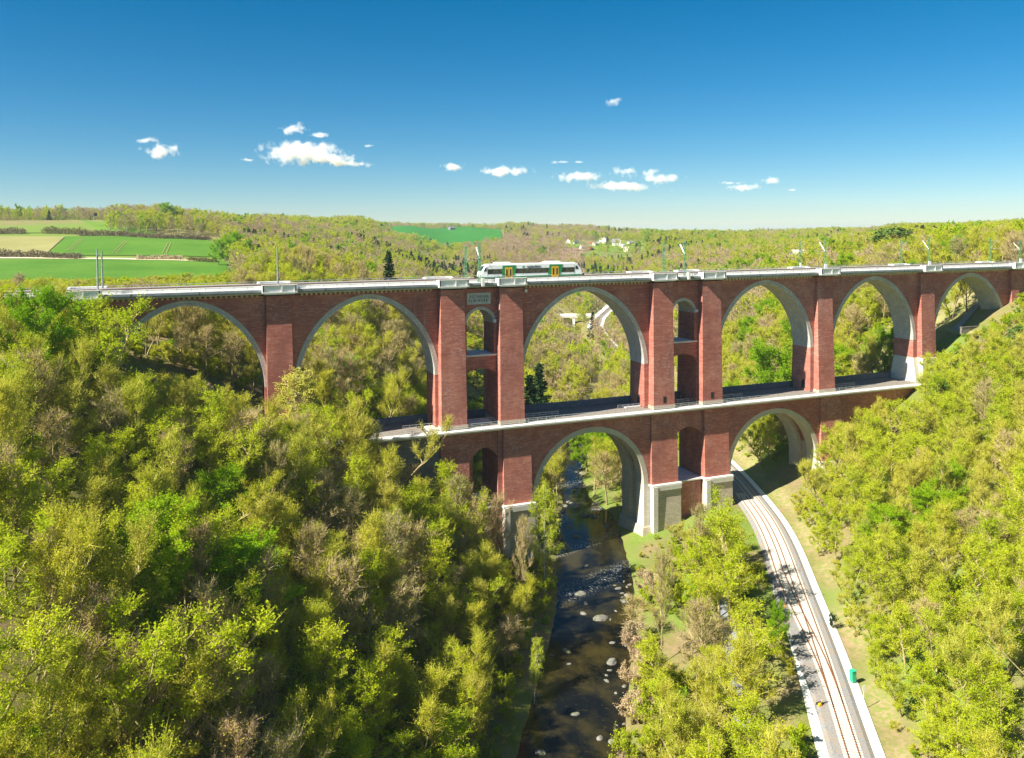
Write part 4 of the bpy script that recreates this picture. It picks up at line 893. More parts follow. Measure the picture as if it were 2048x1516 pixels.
PROTO = {}
def reg(kind, i, T, C, bark, mats): PROTO.setdefault(kind, []).append((T.mesh('trunk', [bark]), C.mesh('crown', mats)))
for i in range(6):
    T, C = broadleaf(10 + i, 15, 2.8 + 0.35 * (i % 3), limbs=19, subs=7, twigs=11, leaves=6, lsize=0.135, tw=0.044, twl=(1.0, 2.4), up=0.98 + 0.1 * (i % 3), clear=0.26 + 0.05 * (i % 2), multi=1 + (i % 2), rise=0.95); reg('budding_tree', i, T, C, BK['bark'], [LM['twig_bud'], LM['bud']])
for i in range(4):
    T, C = broadleaf(30 + i, 15, 2.9 + 0.4 * (i % 2), limbs=18, subs=7, twigs=10, leaves=5, multi=1 + (i % 2), lsize=0.19, tw=0.036, twl=(0.8, 1.8), up=0.8, clear=0.2, rise=0.5); reg('spring_tree', i, T, C, BK['bark'], [LM['twig_bud'], LM['bud_green']])
for i in range(5):
    T, C = broadleaf(50 + i, 15, 3.1 + 0.4 * (i % 2), limbs=19, subs=8, twigs=13, leaves=1, lsize=0.15, tw=0.046, twl=(0.9, 2.0), up=0.9, clear=0.26, r0=0.19); reg('bare_tree', i, T, C, BK['bark'], [LM['twig'], LM['bud']])
for i in range(3):
    T, C = broadleaf(70 + i, 15, 4.6, limbs=20, subs=8, twigs=9, leaves=20, lsize=0.20, up=0.6, clear=0.15); reg('leafy_tree', i, T, C, BK['bark'], [LM['twig_bud'], LM['leafy']])
for i in range(3):
    T, C = broadleaf(80 + i, 15, 3.0, limbs=18, subs=7, twigs=10, leaves=12, lsize=0.14, up=0.85, droop=0.55, clear=0.25, r0=0.16); reg('birch_tree', i, T, C, BK['birch'], [LM['twig'], LM['bud_green']])
for i in range(3):
    T, C = broadleaf(90 + i, 4.0, 1.9, limbs=18, subs=5, twigs=9, leaves=6, lsize=0.17, up=0.9, clear=0.08, multi=4, r0=0.10); reg('shrub', i, T, C, BK['bark'], [LM['twig'], LM['bud_green'] if i != 2 else LM['bud']])
for i in range(2):
    T, C = conifer(100 + i, 18, 3.6); reg('spruce_tree', i, T, C, BK['bark'], [LM['needle'], LM['needle']])
for i in range(2):
    T, C = conifer(110 + i, 15, 4.2, whorls=16, per=9, pine=True); reg('pine_tree', i, T, C, BK['pine'], [LM['twig'], LM['pine_needle']])
PH = {'budding_tree': 15, 'spring_tree': 15, 'bare_tree': 15, 'leafy_tree': 15, 'birch_tree': 15, 'shrub': 4.4, 'spruce_tree': 18, 'pine_tree': 15}
PR = {'budding_tree': 3.8, 'spring_tree': 3.8, 'bare_tree': 3.7, 'leafy_tree': 5, 'birch_tree': 3.2, 'shrub': 2.2, 'spruce_tree': 3.6, 'pine_tree': 4.2}
CAT = {'budding_tree': 'budding tree', 'spring_tree': 'young-leaved tree', 'bare_tree': 'bare tree', 'leafy_tree': 'leafy tree', 'birch_tree': 'birch', 'shrub': 'shrub', 'spruce_tree': 'spruce', 'pine_tree': 'pine'}
def plant(kind, x, y, h, label, group=None, wide=1.0, var=None, tilt=(0, 0), mats=None):
    v = PROTO[kind]; tm, cm = v[var if var is not None else int(rng.integers(len(v)))]
    e = bpy.data.objects.new(kind, None); COL.objects.link(e); e.location = (x, y, float(H(x, y)) - 0.1); s_ = h / PH[kind]; e.scale = (s_ * wide, s_ * wide, s_); e.rotation_euler = (tilt[0], tilt[1], rng.random() * 6.28)
    if mats: cm = cm.copy(); cm.materials.clear(); [cm.materials.append(m_) for m_ in mats]
    for nm, me_ in (('trunk', tm), ('crown', cm)):
        o = bpy.data.objects.new(nm, me_); COL.objects.link(o); o.parent = e
    return tag(e, label, CAT[kind], group)

# ------------------------------------------------------------------ where the single trees stand
CE = np.array([(-100, 590), (0, 590), (60, 588), (190, 596), (232, 690), (300, 742), (430, 752), (520, 800), (545, 835), (600, 790), (640, 770), (700, 770), (790, 815), (830, 885), (870, 900), (940, 905), (992, 950), (1004, 1115), (1072, 1115), (1080, 1040), (1100, 1040), (1115, 1150), (1240, 1180), (1290, 1140), (1340, 1080), (1370, 1055), (1410, 1050), (1440, 1010), (1500, 1010), (1545, 1080), (1600, 975), (1625, 900), (1650, 850), (1700, 820), (1760, 800), (1820, 790), (1850, 700), (1900, 690), (1960, 660), (2010, 650), (2048, 625), (2200, 600)], float)
CB = np.array([(-100, 556), (0, 556), (200, 562), (440, 556), (480, 530), (520, 500), (600, 470), (700, 466), (900, 520), (1000, 550), (1280, 545), (1400, 500), (1500, 478), (1560, 500), (1720, 502), (1760, 485), (1850, 468), (1900, 455), (2048, 448), (2200, 440)], float)
OPEN = [(u[2], u[3], u[4], 65.0 - u[4]) for u in UP]
def seen_through(P):
    """does the sight line to P (behind the viaduct) pass a wide arch or above the deck?"""
    d = P - CAM; t_ = (4.0 - CAM[1]) / d[1]; q = CAM + d * t_
    if q[2] > 69: return 'above'
    if q[2] > 36:
        for i, (xc, hf, zs, ri) in enumerate(OPEN):
            u = (q[0] - xc) / hf
            if abs(u) < 0.97 and q[2] < zs + ri * (1 - abs(u) ** 1.85) ** (1 / 1.85): return i
        return None
    for i, (xc, hf) in enumerate(((21.4, 15), (77.9, 14.6))):
        if abs(q[0] - xc) < hf and 0 < q[2] < 28: return 10 + i
    return None
cand = []; BANK = []
sp = 5.7
for X0 in np.arange(-200, 215, sp):
    for Y0 in np.arange(-178, 190, sp):
        x_, y_ = X0 + rng.normal() * 1.4, Y0 + rng.normal() * 1.4
        P0 = np.array([x_, y_, float(H(x_, y_))]); f_ = (P0 - CAM) @ FW
        if f_ < 30: continue
        s_ = x_ - float(river_x(y_)); rd = x_ - float(rail_x(y_)); pr = proj([P0])[0]
        if pr[0] < -90 or pr[0] > 2140: continue
        if y_ < 24 and (-15.5 < s_ < (9.5 if y_ < -26 else 12.5) or -15 < rd < 7.8): continue
        if y_ >= 24 and (-5.0 < s_ < 5.0 or (-14 if y_ < 50 else -4.5) < rd < (9.5 if y_ < 50 else 6.5)): continue
        if y_ < 0 and 12.5 <= s_ and rd <= -15 and rng.random() < 0.25: continue
        if -7 < y_ < 14.5 and -62 < x_ < 136: continue
        if -4.5 < y_ < 12.5 and -150 < x_ < 215: continue
        if y_ < -26 and 9.5 < s_ < 14 and rng.random() < 0.75:
            BANK.append((x_, y_)); continue
        if y_ > 14 and 138 < x_ < 195 and y_ < 44 and rng.random() < 0.75: continue
        cand.append((x_, y_, P0[2], f_, s_, rd, pr[0], pr[1]))
kinds_w = {'L': [('budding_tree', .50), ('spring_tree', .22), ('bare_tree', .22), ('leafy_tree', .03), ('birch_tree', .03)], 'M': [('budding_tree', .30), ('spring_tree', .35), ('bare_tree', .30), ('birch_tree', .05)], 'R': [('spring_tree', .52), ('budding_tree', .28), ('bare_tree', .12), ('leafy_tree', .05), ('birch_tree', .03)], 'B': [('bare_tree', .40), ('budding_tree', .30), ('spring_tree', .18), ('leafy_tree', .05), ('birch_tree', .07)]}
plan = []
for (x_, y_, z_, f_, s_, rd, px_, py_) in cand:
    zone = 'B' if y_ > 0 else ('L' if s_ < 0 else ('M' if rd < 0 else 'R'))
    ws = kinds_w[zone]; nz = float(fbm(np.array(x_ / 28.0 + 5), np.array(y_ / 28.0), 2)); u = np.clip(rng.random() * 0.75 + (nz - 0.5) * 0.9 + 0.12, 0, 0.999); acc = 0; kd = ws[-1][0]
    for k_, w_ in ws:
        acc += w_
        if u < acc: kd = k_; break
    h = {'L': 15.5, 'M': 13.5, 'R': 12.5, 'B': 14}[zone] * (0.72 + 0.5 * rng.random())
    if zone == 'R' and rd < 20: h *= 0.20 + 0.04 * rd
    if zone == 'L' and s_ > -30: h *= 0.75
    ce = np.interp(px_, *(CB if zone == 'B' else CE).T); rpx = PR[kd] * (h / 15) * FOC / f_
    if zone != 'B': ce = max(ce, np.interp(px_ + rpx * 0.6, *CE.T), np.interp(px_ - rpx * 0.6, *CE.T))
    top = proj([(x_, y_, z_ + h)])[0, 1]
    if top < ce + 4:
        want = ce + 4 + abs(rng.normal()) * 14; full = py_ - top; h2 = h * (py_ - want) / full
        if h2 < 3.2: continue
        h = h2
    if h < 5.2 and kd != 'shrub': kd = 'shrub'
    via = None
    if zone == 'B':
        v_ = [seen_through(np.array([x_, y_, z_ + h * q])) for q in (0.5, 0.75, 0.97)]; via = next((v for v in v_ if v is not None), None)
        if via is None: continue
    plan.append([h / f_, kd, x_, y_, h, zone, f_, px_, via])
plan.sort(key=lambda a: -a[0])
WHERE = {'L': lambda f_, px_: 'low on the near left slope' if f_ < 118 else ('on the left slope below the viaduct' if px_ > 330 else 'at the far left in front of the abutment'),
         'M': lambda f_, px_: 'between river and lower railway', 'R': lambda f_, px_: 'on the right slope by the lower railway' if f_ < 150 else 'high on the right slope under the arches'}
ARCH = {0: 'leftmost arch', 1: 'second arch from the left', 2: 'big central upper arch', 3: 'fourth wide upper arch', 4: 'fifth wide upper arch', 5: 'rightmost upper arch', 10: 'lower arch over the river', 11: 'lower arch over the railway', 'above': None}
LOOK = {'budding_tree': 'olive budding tree', 'spring_tree': 'yellow-green young-leaved tree', 'bare_tree': 'tan leafless tree', 'leafy_tree': 'bright green leafy tree', 'birch_tree': 'white-stemmed birch', 'shrub': 'low multi-stemmed shrub'}
GRP = {'budding_tree': 'olive budding trees', 'spring_tree': 'yellow-green young-leaved trees', 'bare_tree': 'leafless trees', 'leafy_tree': 'bright green leafy trees', 'birch_tree': 'birches', 'shrub': 'shrubs'}
count = {}; REST = []
for (sz, kd, x_, y_, h, zone, f_, px_, via) in plan:
    if count.get(kd, 0) >= 270: REST.append((kd, x_, y_, h)); continue
    count[kd] = count.get(kd, 0) + 1
    if zone == 'B': wh = ('seen through the ' + ARCH[via]) if via != 'above' else ('above the deck left of the railcar' if px_ < 1000 else 'above the deck right of the railcar')
    else: wh = WHERE[zone](f_, px_)
    plant(kd, x_, y_, h, f'{LOOK[kd]} {wh}', f'{GRP[kd]} {wh}', wide=(1.05 + 0.45 * rng.random()) * (1 if kd == 'shrub' else (15 / h) ** 0.35))
for x_, y_ in BANK: plant('shrub', x_, y_, 3.2 + 2.0 * rng.random(), 'brown leafless shrub overhanging the right river bank', 'brown shrubs along the right river bank', 1.1, None, (0, -0.2), [LM['twig'], LM['brown']])
print('TREES', count, len(REST), len(BANK))
def special(kind, px_, D, top_y, label, wide=1.0, var=None, tilt=(0, 0), hmax=30, mats=None, group=None):
    q = along(px_, D); b0 = proj([q])[0]; h = (b0[1] - top_y) / FOC * b0[2]; h = min(max(h, 3), hmax)
    return plant(kind, q[0], q[1], h, label, group, wide, var, tilt, mats)
special('leafy_tree', 1545, 262, 676, 'large round bright green tree behind the lower deck, in the fourth wide upper arch', 1.15, 0)
special('leafy_tree', 640, 245, 662, 'bright green tree standing at the left inside the second arch', 0.9, 1)
special('birch_tree', 590, 172, 738, 'weeping yellow-green tree against the foot of the leftmost bare pier', 1.5, 0, mats=[LM['twig_bud'], LM['leafy']])
special('leafy_tree', 85, 138, 592, 'tall fresh green tree in front of the left abutment, left of two', 0.95, 2)
special('spring_tree', 180, 142, 594, 'tall yellowish tree in front of the left abutment, right of two', 1.25, 1)
for px_, D, ty, wd_, lb in ((902, 172, 902, 0.9, 'pale bare tree screening the lower pier left of the river, leftmost of three'), (948, 169, 928, 0.9, 'pale bare tree screening the lower pier left of the river, middle of three'), (986, 174, 912, 0.8, 'pale bare tree screening the lower pier left of the river, rightmost of three'),
                       (1040, 166, 1000, 0.55, 'thin leafless tree in front of the stone pier foot at the river'), (1398, 170, 985, 0.8, 'tan bare tree between the two pale pier feet beside the railway'), (1322, 148, 1085, 0.6, 'slender dark-stemmed bare tree between river and railway, near the pier')):
    special('bare_tree', px_, D, ty, lb, wd_, None, hmax=20)
special('spring_tree', 15, 150, 570, 'pale yellow-green tree hiding the deck end at the far left edge', 1.4, 0)
special('budding_tree', 128, 150, 574, 'golden budding tree overlapping the deck railing at far left', 1.4, 0)
special('spruce_tree', 778, 330, 500, 'single dark spruce on the slope behind the deck, left of the railcar', 1.0, 0)
special('spruce_tree', 1058, 275, 640, 'dark tall spruce at the left edge of the big central arch', 1.2, 1)
special('spruce_tree', 1078, 300, 690, 'smaller dark spruce low at the left edge of the big central arch', 1.2, 0)
special('pine_tree', 1785, 430, 457, 'broad dark pine rising above the woods right of the viaduct middle', 1.9, 0)
special('pine_tree', 1885, 218, 690, 'pale green pine in front of the pier before the last arch', 1.0, 1, hmax=11)
special('pine_tree', 2035, 175, 750, 'dark green pine at the right edge of the photo, lower of two', 1.4, 0, hmax=7)
special('pine_tree', 2044, 215, 632, 'dark green pine at the right edge of the photo, upper of two', 1.1, 1, hmax=11)
special('leafy_tree', 338, 800, 408, 'bright green round tree on top of the wooded hill at left', 1.3, 1)
special('leafy_tree', 437, 545, 481, 'round bright tree by the field road, left of two', 1.2, 0)
special('leafy_tree', 469, 548, 469, 'taller bright tree by the field road, right of two', 1.1, 2)
special('bare_tree', 35, 215, 548, 'orange-budding tree at the left edge behind the rails', 1.6, 0, mats=[LM['twig'], LM['brown']])
special('budding_tree', 410, 300, 548, 'golden round birch-like tree behind the deck railing, right of two', 1.3, 1)
special('spring_tree', 345, 290, 552, 'golden tree behind the deck railing, left of two', 1.3, 2)
special('bare_tree', 497, 300, 512, 'bare wide tree behind the deck near the leftmost bare pier', 1.6, 2)
special('birch_tree', 1062, 137, 1180, 'yellow-green birch leaning out over the dark river', 0.7, 1, tilt=(0.0, 0.35), hmax=11)
special('birch_tree', 1086, 178, 965, 'feathery green tree right of the pier foot at the river', 0.8, 2)
special('spring_tree', 1462, 156, 1010, 'fresh yellow-green tree beside the lower railway near the viaduct', 1.15, 1)
special('leafy_tree', 1560, 143, 1110, 'dense bright green bush-like tree at the edge of the railway ballast', 0.8, 1, hmax=8)
special('bare_tree', 530, 190, 742, 'pale blossoming slender tree in the leftmost arch', 0.7, 3, mats=[LM['twig'], LM['blossom']])
special('shrub', 1245, 118, 1330, 'leafless sapling on the river bank at the bottom of the photo', 0.8, 1, hmax=6)
special('shrub', 1668, 150, 1190, 'dark green rounded bush on the bare bank beside the railway', 0.8, 0, hmax=2.6, mats=[LM['needle'], LM['leafy']])
special('budding_tree', 172, 93, 1010, 'twin-stemmed tree with dark trunks low on the left slope', 1.1, 1, hmax=19)
special('bare_tree', 555, 112, 1160, 'tall pale tan tree low on the left slope, feathery to its foot', 0.9, 0, hmax=19, mats=[LM['twig_bud'], LM['blossom']])
for i, (px_, D, ty) in enumerate([(822, 900, 470), (838, 930, 472), (852, 950, 476), (868, 960, 484), (884, 980, 490), (905, 960, 500), (921, 1000, 498), (935, 980, 505), (858, 900, 490), (892, 940, 503)]):
    special('spruce_tree', px_, D, ty, 'dark spruce in the stand on the far slope left of the railcar', 1.2, group='dark spruces on the far slope left of the railcar', hmax=24)
for i, (px_, D, ty) in enumerate([(1236, 620, 488), (1275, 600, 496), (1262, 560, 515), (1375, 560, 490), (1185, 560, 530), (1300, 700, 492), (1668, 470, 480), (1660, 480, 484)]):
    special('spruce_tree', px_, D, ty, 'dark conifer among bare woods behind the deck, right of the railcar', 1.2, group='dark conifers among the woods right of the railcar', hmax=20)
special('spruce_tree', 100, 960, 420, 'dark spreading conifer on the skyline above the left fields', 1.8, hmax=18)

# ------------------------------------------------------------------ woods that read as one mass
PC = {}
def far_proto(coll, name, T, mats): 
    o = bpy.data.objects.new(name, T.mesh(name, mats)); coll.objects.link(o)
def scatter(name, label, cat, pts, idx, rots, scl, coll):
    me = bpy.data.meshes.new(name); me.vertices.add(len(pts)); me.vertices.foreach_set('co', np.asarray(pts, np.float32).ravel())
    for nm, ty, d in (('pick', 'INT', np.asarray(idx, np.int32)), ('turn', 'FLOAT', np.asarray(rots, np.float32))):
        a = me.attributes.new(nm, ty, 'POINT'); a.data.foreach_set('value', d)
    a = me.attributes.new('size', 'FLOAT_VECTOR', 'POINT'); a.data.foreach_set('vector', np.asarray(scl, np.float32).ravel())
    o = bpy.data.objects.new(name, me); COL.objects.link(o); tag(o, label, cat, None, 'stuff')
    ng = bpy.data.node_groups.new(name, 'GeometryNodeTree'); ng.interface.new_socket('Geometry', in_out='INPUT', socket_type='NodeSocketGeometry'); ng.interface.new_socket('Geometry', in_out='OUTPUT', socket_type='NodeSocketGeometry')
    gi = ng.nodes.new('NodeGroupInput'); go = ng.nodes.new('NodeGroupOutput'); ci = ng.nodes.new('GeometryNodeCollectionInfo'); ci.inputs[0].default_value = coll; ci.inputs[1].default_value = True; ci.inputs[2].default_value = True
    ip = ng.nodes.new('GeometryNodeInstanceOnPoints'); ip.inputs['Pick Instance'].default_value = True
    def na(nm, ty): n_ = ng.nodes.new('GeometryNodeInputNamedAttribute'); n_.data_type = ty; n_.inputs[0].default_value = nm; return n_.outputs[0]
    cx = ng.nodes.new('ShaderNodeCombineXYZ'); ng.links.new(na('turn', 'FLOAT'), cx.inputs[2]); er = ng.nodes.new('FunctionNodeEulerToRotation'); ng.links.new(cx.outputs[0], er.inputs[0])
    ng.links.new(gi.outputs[0], ip.inputs['Points']); ng.links.new(ci.outputs[0], ip.inputs['Instance']); ng.links.new(na('pick', 'INT'), ip.inputs['Instance Index']); ng.links.new(er.outputs[0], ip.inputs['Rotation']); ng.links.new(na('size', 'FLOAT_VECTOR'), ip.inputs['Scale']); ng.links.new(ip.outputs[0], go.inputs[0])
    md = o.modifiers.new('scatter', 'NODES'); md.node_group = ng; return o
woods = bpy.data.collections.new('woodland_models'); bushes = bpy.data.collections.new('undergrowth_models')
fp = []
for i in range(3): T, C = broadleaf(200 + i, 14, 4.2, limbs=12, subs=5, twigs=7, leaves=3, lsize=0.38, tw=0.08, clear=0.2, merged=True); fp.append((T, [BK['bark'], LM['twig_bud'], LM['bud']]))
for i in range(3): T, C = broadleaf(210 + i, 14, 4.2, limbs=13, subs=6, twigs=11, leaves=0, tw=0.09, clear=0.22, merged=True); fp.append((T, [BK['bark'], LM['twig'], LM['bud']]))
for i in range(2): T, C = broadleaf(220 + i, 14, 4.4, limbs=12, subs=5, twigs=7, leaves=4, lsize=0.42, tw=0.07, clear=0.15, merged=True); fp.append((T, [BK['bark'], LM['twig_bud'], LM['bud_green']]))
for i in range(2): T, C = broadleaf(230 + i, 14, 4.8, limbs=12, subs=5, twigs=7, leaves=9, lsize=0.55, tw=0.07, clear=0.12, merged=True); fp.append((T, [BK['bark'], LM['twig_bud'], LM['leafy']]))
for i in range(2): T, C = conifer(240 + i, 16, 3.4, whorls=16, per=7, merged=True, q=0.6); fp.append((T, [LM['needle'], LM['needle']]))
T, C = broadleaf(250, 14, 3.6, limbs=12, subs=5, twigs=8, leaves=5, lsize=0.4, tw=0.07, droop=0.5, merged=True); fp.append((T, [BK['birch'], LM['twig'], LM['bud_green']]))
for i, (T, m_) in enumerate(fp): far_proto(woods, f'model_{i:02d}', T, m_)
ub = []
for i in range(4): T, C = broadleaf(260 + i, 2.6, 1.5, limbs=12, subs=4, twigs=7, leaves=[5, 1, 7, 5][i], lsize=0.22, tw=0.03, clear=0.06, multi=4, r0=0.05, merged=True, up=0.8); ub.append((T, [BK['bark'], LM['twig' if i == 1 else 'twig_bud'], LM[['bud', 'bud', 'bud_green', 'leafy'][i]]]))
for i, (T, m_) in enumerate(ub): far_proto(bushes, f'model_{i:02d}', T, m_)
def in_field(px, dep):
    a = (px < 470 - (dep - 450) * 0.10) & (dep > 428) & (dep < 735); b_ = (px < 218) & (dep >= 735) & (dep < 955)
    c_ = (px > 778) & (px < 1010) & (dep > 1560) & (dep < 2450); d_ = (px > 1310) & (px < 1510) & (dep > 2400)
    return a | b_ | c_ | d_
def grid_pts(d0, d1, sp, seed):
    r = np.random.default_rng(seed); lim = d1 * 1.3
    X, Y = np.meshgrid(np.arange(CAM[0] - lim, CAM[0] + lim, sp), np.arange(CAM[1], CAM[1] + lim, sp)); X = X.ravel() + r.normal(size=X.size) * sp * .32; Y = Y.ravel() + r.normal(size=Y.size) * sp * .32
    px, dep, d = polar(X, Y); f = (X - CAM[0]) * FWH[0] + (Y - CAM[1]) * FWH[1]; k = (dep > d0) & (dep <= d1) & (px > -90) & (px < 2140) & (f > 0); return X[k], Y[k], px[k], dep[k], r
FP, FI, FR, FS = [], [], [], []
for d0, d1, sp_, sd in ((300, 700, 6.6, 1), (700, 1300, 8.5, 2), (1300, 2700, 13, 3), (2700, 6000, 34, 4)):
    X, Y, px, dep, r = grid_pts(d0, d1, sp_, sd); s_ = X - river_x(Y); rd = X - rail_x(Y)
    keep = ~in_field(px, dep) & ~((np.abs(s_) < np.where(dep < 560, 4, 11)) & (dep < 900)) & ~((rd > np.where(Y < 330, -5, -14)) & (rd < np.where(Y < 330, 7, 16)) & (Y < 620)) & ~((Y < 190) & (np.abs(X) < 215) & (Y > -10)) & ~((Y < 14) & (X > -150) & (X < 245))
    v_ = (px > 1120) & (px < 1295) & (dep > 1230) & (dep < 1720); keep &= ~(v_ & (r.random(len(X)) < 0.86))
    keep &= ~((px < 216) & (dep > 955) & (r.random(len(X)) < 0.45))
    X, Y, px, dep, s_ = X[keep], Y[keep], px[keep], dep[keep], s_[keep]; Z = H(X, Y); n = len(X)
    n1 = 0.5 * fbm(X / 130 + 3, Y / 130, 3) + 0.5 * fbm(X / 420 + 1, Y / 420 + 8, 2); n2 = fbm(X / 60 + 9, Y / 60 + 4, 2); u = r.random(n)
    bare_p = np.clip(np.where((px > 480) & (px < 1420) & (dep > 420), 0.56, 0.42) + (n1 - 0.5) * 3.0, 0.08, 0.85); bare_p = np.where((px > 930) & (px < 1175) & (dep > 850) & (dep < 1700), 0.85, bare_p); bare_p = np.where(px > 1750, bare_p * 0.5, bare_p)
    con = (n2 > 0.68) & (u < 0.45) & (dep > 450) & (px > 480); con |= (px > 800) & (px < 960) & (dep > 850) & (dep < 1150) & (u < 0.35) & (s_ < 0)
    w_ = (u - bare_p) / (1 - bare_p); ix = np.where(u < bare_p, 3 + r.integers(0, 3, n), np.where(w_ < 0.55, r.integers(0, 3, n), np.where(w_ < 0.84, 6 + r.integers(0, 2, n), np.where(w_ < 0.93, 8 + r.integers(0, 2, n), 12)))); ix = np.where(con, 10 + r.integers(0, 2, n), ix)
    h = (0.75 + 0.55 * r.random(n)) * (1.0 if d1 < 2000 else 1.15)
    P = np.stack([X, Y, Z + 14 * h], 1); pr = proj(P); cb = np.interp(px, *CB.T); base = proj(np.stack([X, Y, Z], 1))
    over = (pr[:, 1] < cb) & (dep < 430); fac = np.clip((base[:, 1] - cb - 3) / np.maximum(base[:, 1] - pr[:, 1], 1), 0, 1); h = np.where(over, h * fac, h); k = h > 0.28
    wd = np.where(d1 > 2000, 1.7, 1.05) * (0.9 + 0.3 * r.random(n)) * (h if d1 < 2000 else 1.1)
    FP.append(np.stack([X, Y, Z - 0.2], 1)[k]); FI.append(ix[k]); FR.append((r.random(n) * 6.28)[k]); FS.append(np.stack([wd, wd, h], 1)[k])
KM = {'budding_tree': 0, 'bare_tree': 3, 'spring_tree': 6, 'leafy_tree': 8, 'birch_tree': 12, 'shrub': 1}
if REST:
    FP.append(np.array([(x_, y_, float(H(x_, y_)) - .2) for _, x_, y_, _ in REST])); FI.append(np.array([KM[k_] for k_, *_ in REST])); FR.append(rng.random(len(REST)) * 6.28); FS.append(np.array([(h_ / 14 * 1.05, h_ / 14 * 1.05, h_ / 14) for *_, h_ in REST]))
scatter('woodland', 'mixed spring woodland covering the valley sides and hills behind the viaduct', 'woodland', np.concatenate(FP), np.concatenate(FI), np.concatenate(FR), np.concatenate(FS), woods)
print('WOODS', sum(map(len, FP)))
UPT, UI, UR, US = [], [], [], []
X, Y = np.meshgrid(np.arange(-200, 215, 2.6), np.arange(-178, 260, 2.6)); X = X.ravel() + rng.normal(size=X.size) * 1.0; Y = Y.ravel() + rng.normal(size=Y.size) * 1.0
s_ = X - river_x(Y); rd = X - rail_x(Y); pr = proj(np.stack([X, Y, H(X, Y)], 1)); n1 = fbm(X / 14, Y / 14, 3)
k = (pr[:, 2] > 30) & (pr[:, 0] > -60) & (pr[:, 0] < 2110) & (np.abs(s_) > 10.5) & ~((rd > -7) & (rd < 8)) & ~((Y > -6.5) & (Y < 14) & (X > -60) & (X < 136)) & ~((Y > -3.2) & (Y < 12) & (X > -150)) & (n1 > np.where((Y > 13) | (s_ < 0), 0.36, 0.44)) & ~((s_ > 10) & (rd > -24) & (rd < 0) & (n1 < 0.55)) & ~((s_ > 0) & (s_ < 11) & (Y > -34)) & ~((X > 138) & (X < 195) & (Y > 0) & (Y < 40) & (rng.random(len(X)) < 0.7)) & ~((rd > 0) & (rd < 9) & (n1 < 0.5) & (Y < 40))
X, Y, n1, rd, s_ = X[k], Y[k], n1[k], rd[k], s_[k]; n = len(X); u = rng.random(n)
ui = np.where(u < 0.35, 0, np.where(u < 0.6, 1, np.where(u < 0.88, 2, 3))); h = 0.35 + 0.8 * rng.random(n) ** 1.5; h = np.where((rd > 0) & (rd < 16), h * 0.45, h); h = np.where((s_ > 0) & (s_ < 20) & (Y > -34), h * 0.45, h)
scatter('undergrowth', 'low bushes and saplings covering the valley slopes under the trees', 'undergrowth', np.stack([X, Y, H(X, Y) - .1], 1), ui, rng.random(n) * 6.28, np.stack([h * 1.15, h * 1.15, h], 1), bushes)
print('UNDER', n)
# ------------------------------------------------------------------ fields, roads and far things
def field(name, c, mat, label, off=0.5, nu=30, nv=14):
    C = [np.array(q, float) if len(q) == 3 else hit(*q) for q in c]; b = MB(); V = []; F = []
    for j in range(nv + 1):
        for i in range(nu + 1):
            u, v = i / nu, j / nv; q = (C[0] * (1 - u) + C[1] * u) * (1 - v) + (C[3] * (1 - u) + C[2] * u) * v; V.append((q[0], q[1], float(H(q[0], q[1])) + off))
    for j in range(nv):
        for i in range(nu): k = j * (nu + 1) + i; F.append((k, k + 1, k + nu + 2, k + nu + 1))
    b.add(V, F); o = b.build(name, mat, smooth=True); tag(o, label, 'field', None, 'structure'); return o
def fieldmat(name, a, b_, sc=0.02):
    t = NT(name); p = t.pos(); n1 = t.noise(p, sc, 5, 0.6); n2 = t.noise(t.scale(p, 1, 0.2, 1), 0.5, 3, 0.6)
    t.col(t.mix(t.ramp(n2, [(0.35, (0, 0, 0)), (0.7, (0.4, 0.4, 0.4))]), t.ramp(n1, [(0.35, a), (0.65, b_)]), tuple(v * 0.8 for v in a))).set(0.95, 0, 0.1); return t.m
MT['crop'] = fieldmat('green_crop', (0.06, 0.16, 0.012), (0.10, 0.21, 0.02)); MT['meadow'] = fieldmat('meadow', (0.10, 0.19, 0.02), (0.15, 0.25, 0.03)); MT['fallow'] = fieldmat('fallow', (0.24, 0.23, 0.08), (0.30, 0.28, 0.11)); MT['crop_far'] = fieldmat('far_crop', (0.02, 0.15, 0.015), (0.04, 0.19, 0.02), 0.006)
field('green_field', [(-70, 575), (492, 575), (470, 527), (-70, 519)], MT['crop'], 'bright green field between the deck and the field road')
f2 = field('green_field', [(95, 512), (470, 520), (418, 481), (132, 474)], MT['crop'], 'green field with pale tramlines above the field road')
field('fallow_field', [(-70, 508), (92, 509), (130, 474), (-70, 473)], MT['fallow'], 'pale yellowish fallow field at the left edge')
field('meadow', [(-70, 466), (330, 470), (212, 441), (-70, 440)], MT['meadow'], 'upper meadow under the skyline at left')
field('green_field', [along(800, 1570), along(1006, 1650), along(1000, 2420), along(775, 2420)], MT['crop_far'], 'large emerald field on the far hill behind the railcar', 1.5)
field('green_field', [(1290, 473), (1530, 474), (1500, 468), (1310, 468)], MT['crop_far'], 'thin far green field strip right of the village', 2.0)
field('meadow', [(1150, 495), (1290, 503), (1270, 488), (1150, 484)], MT['meadow'], 'grassy slope between the village houses', 0.8)
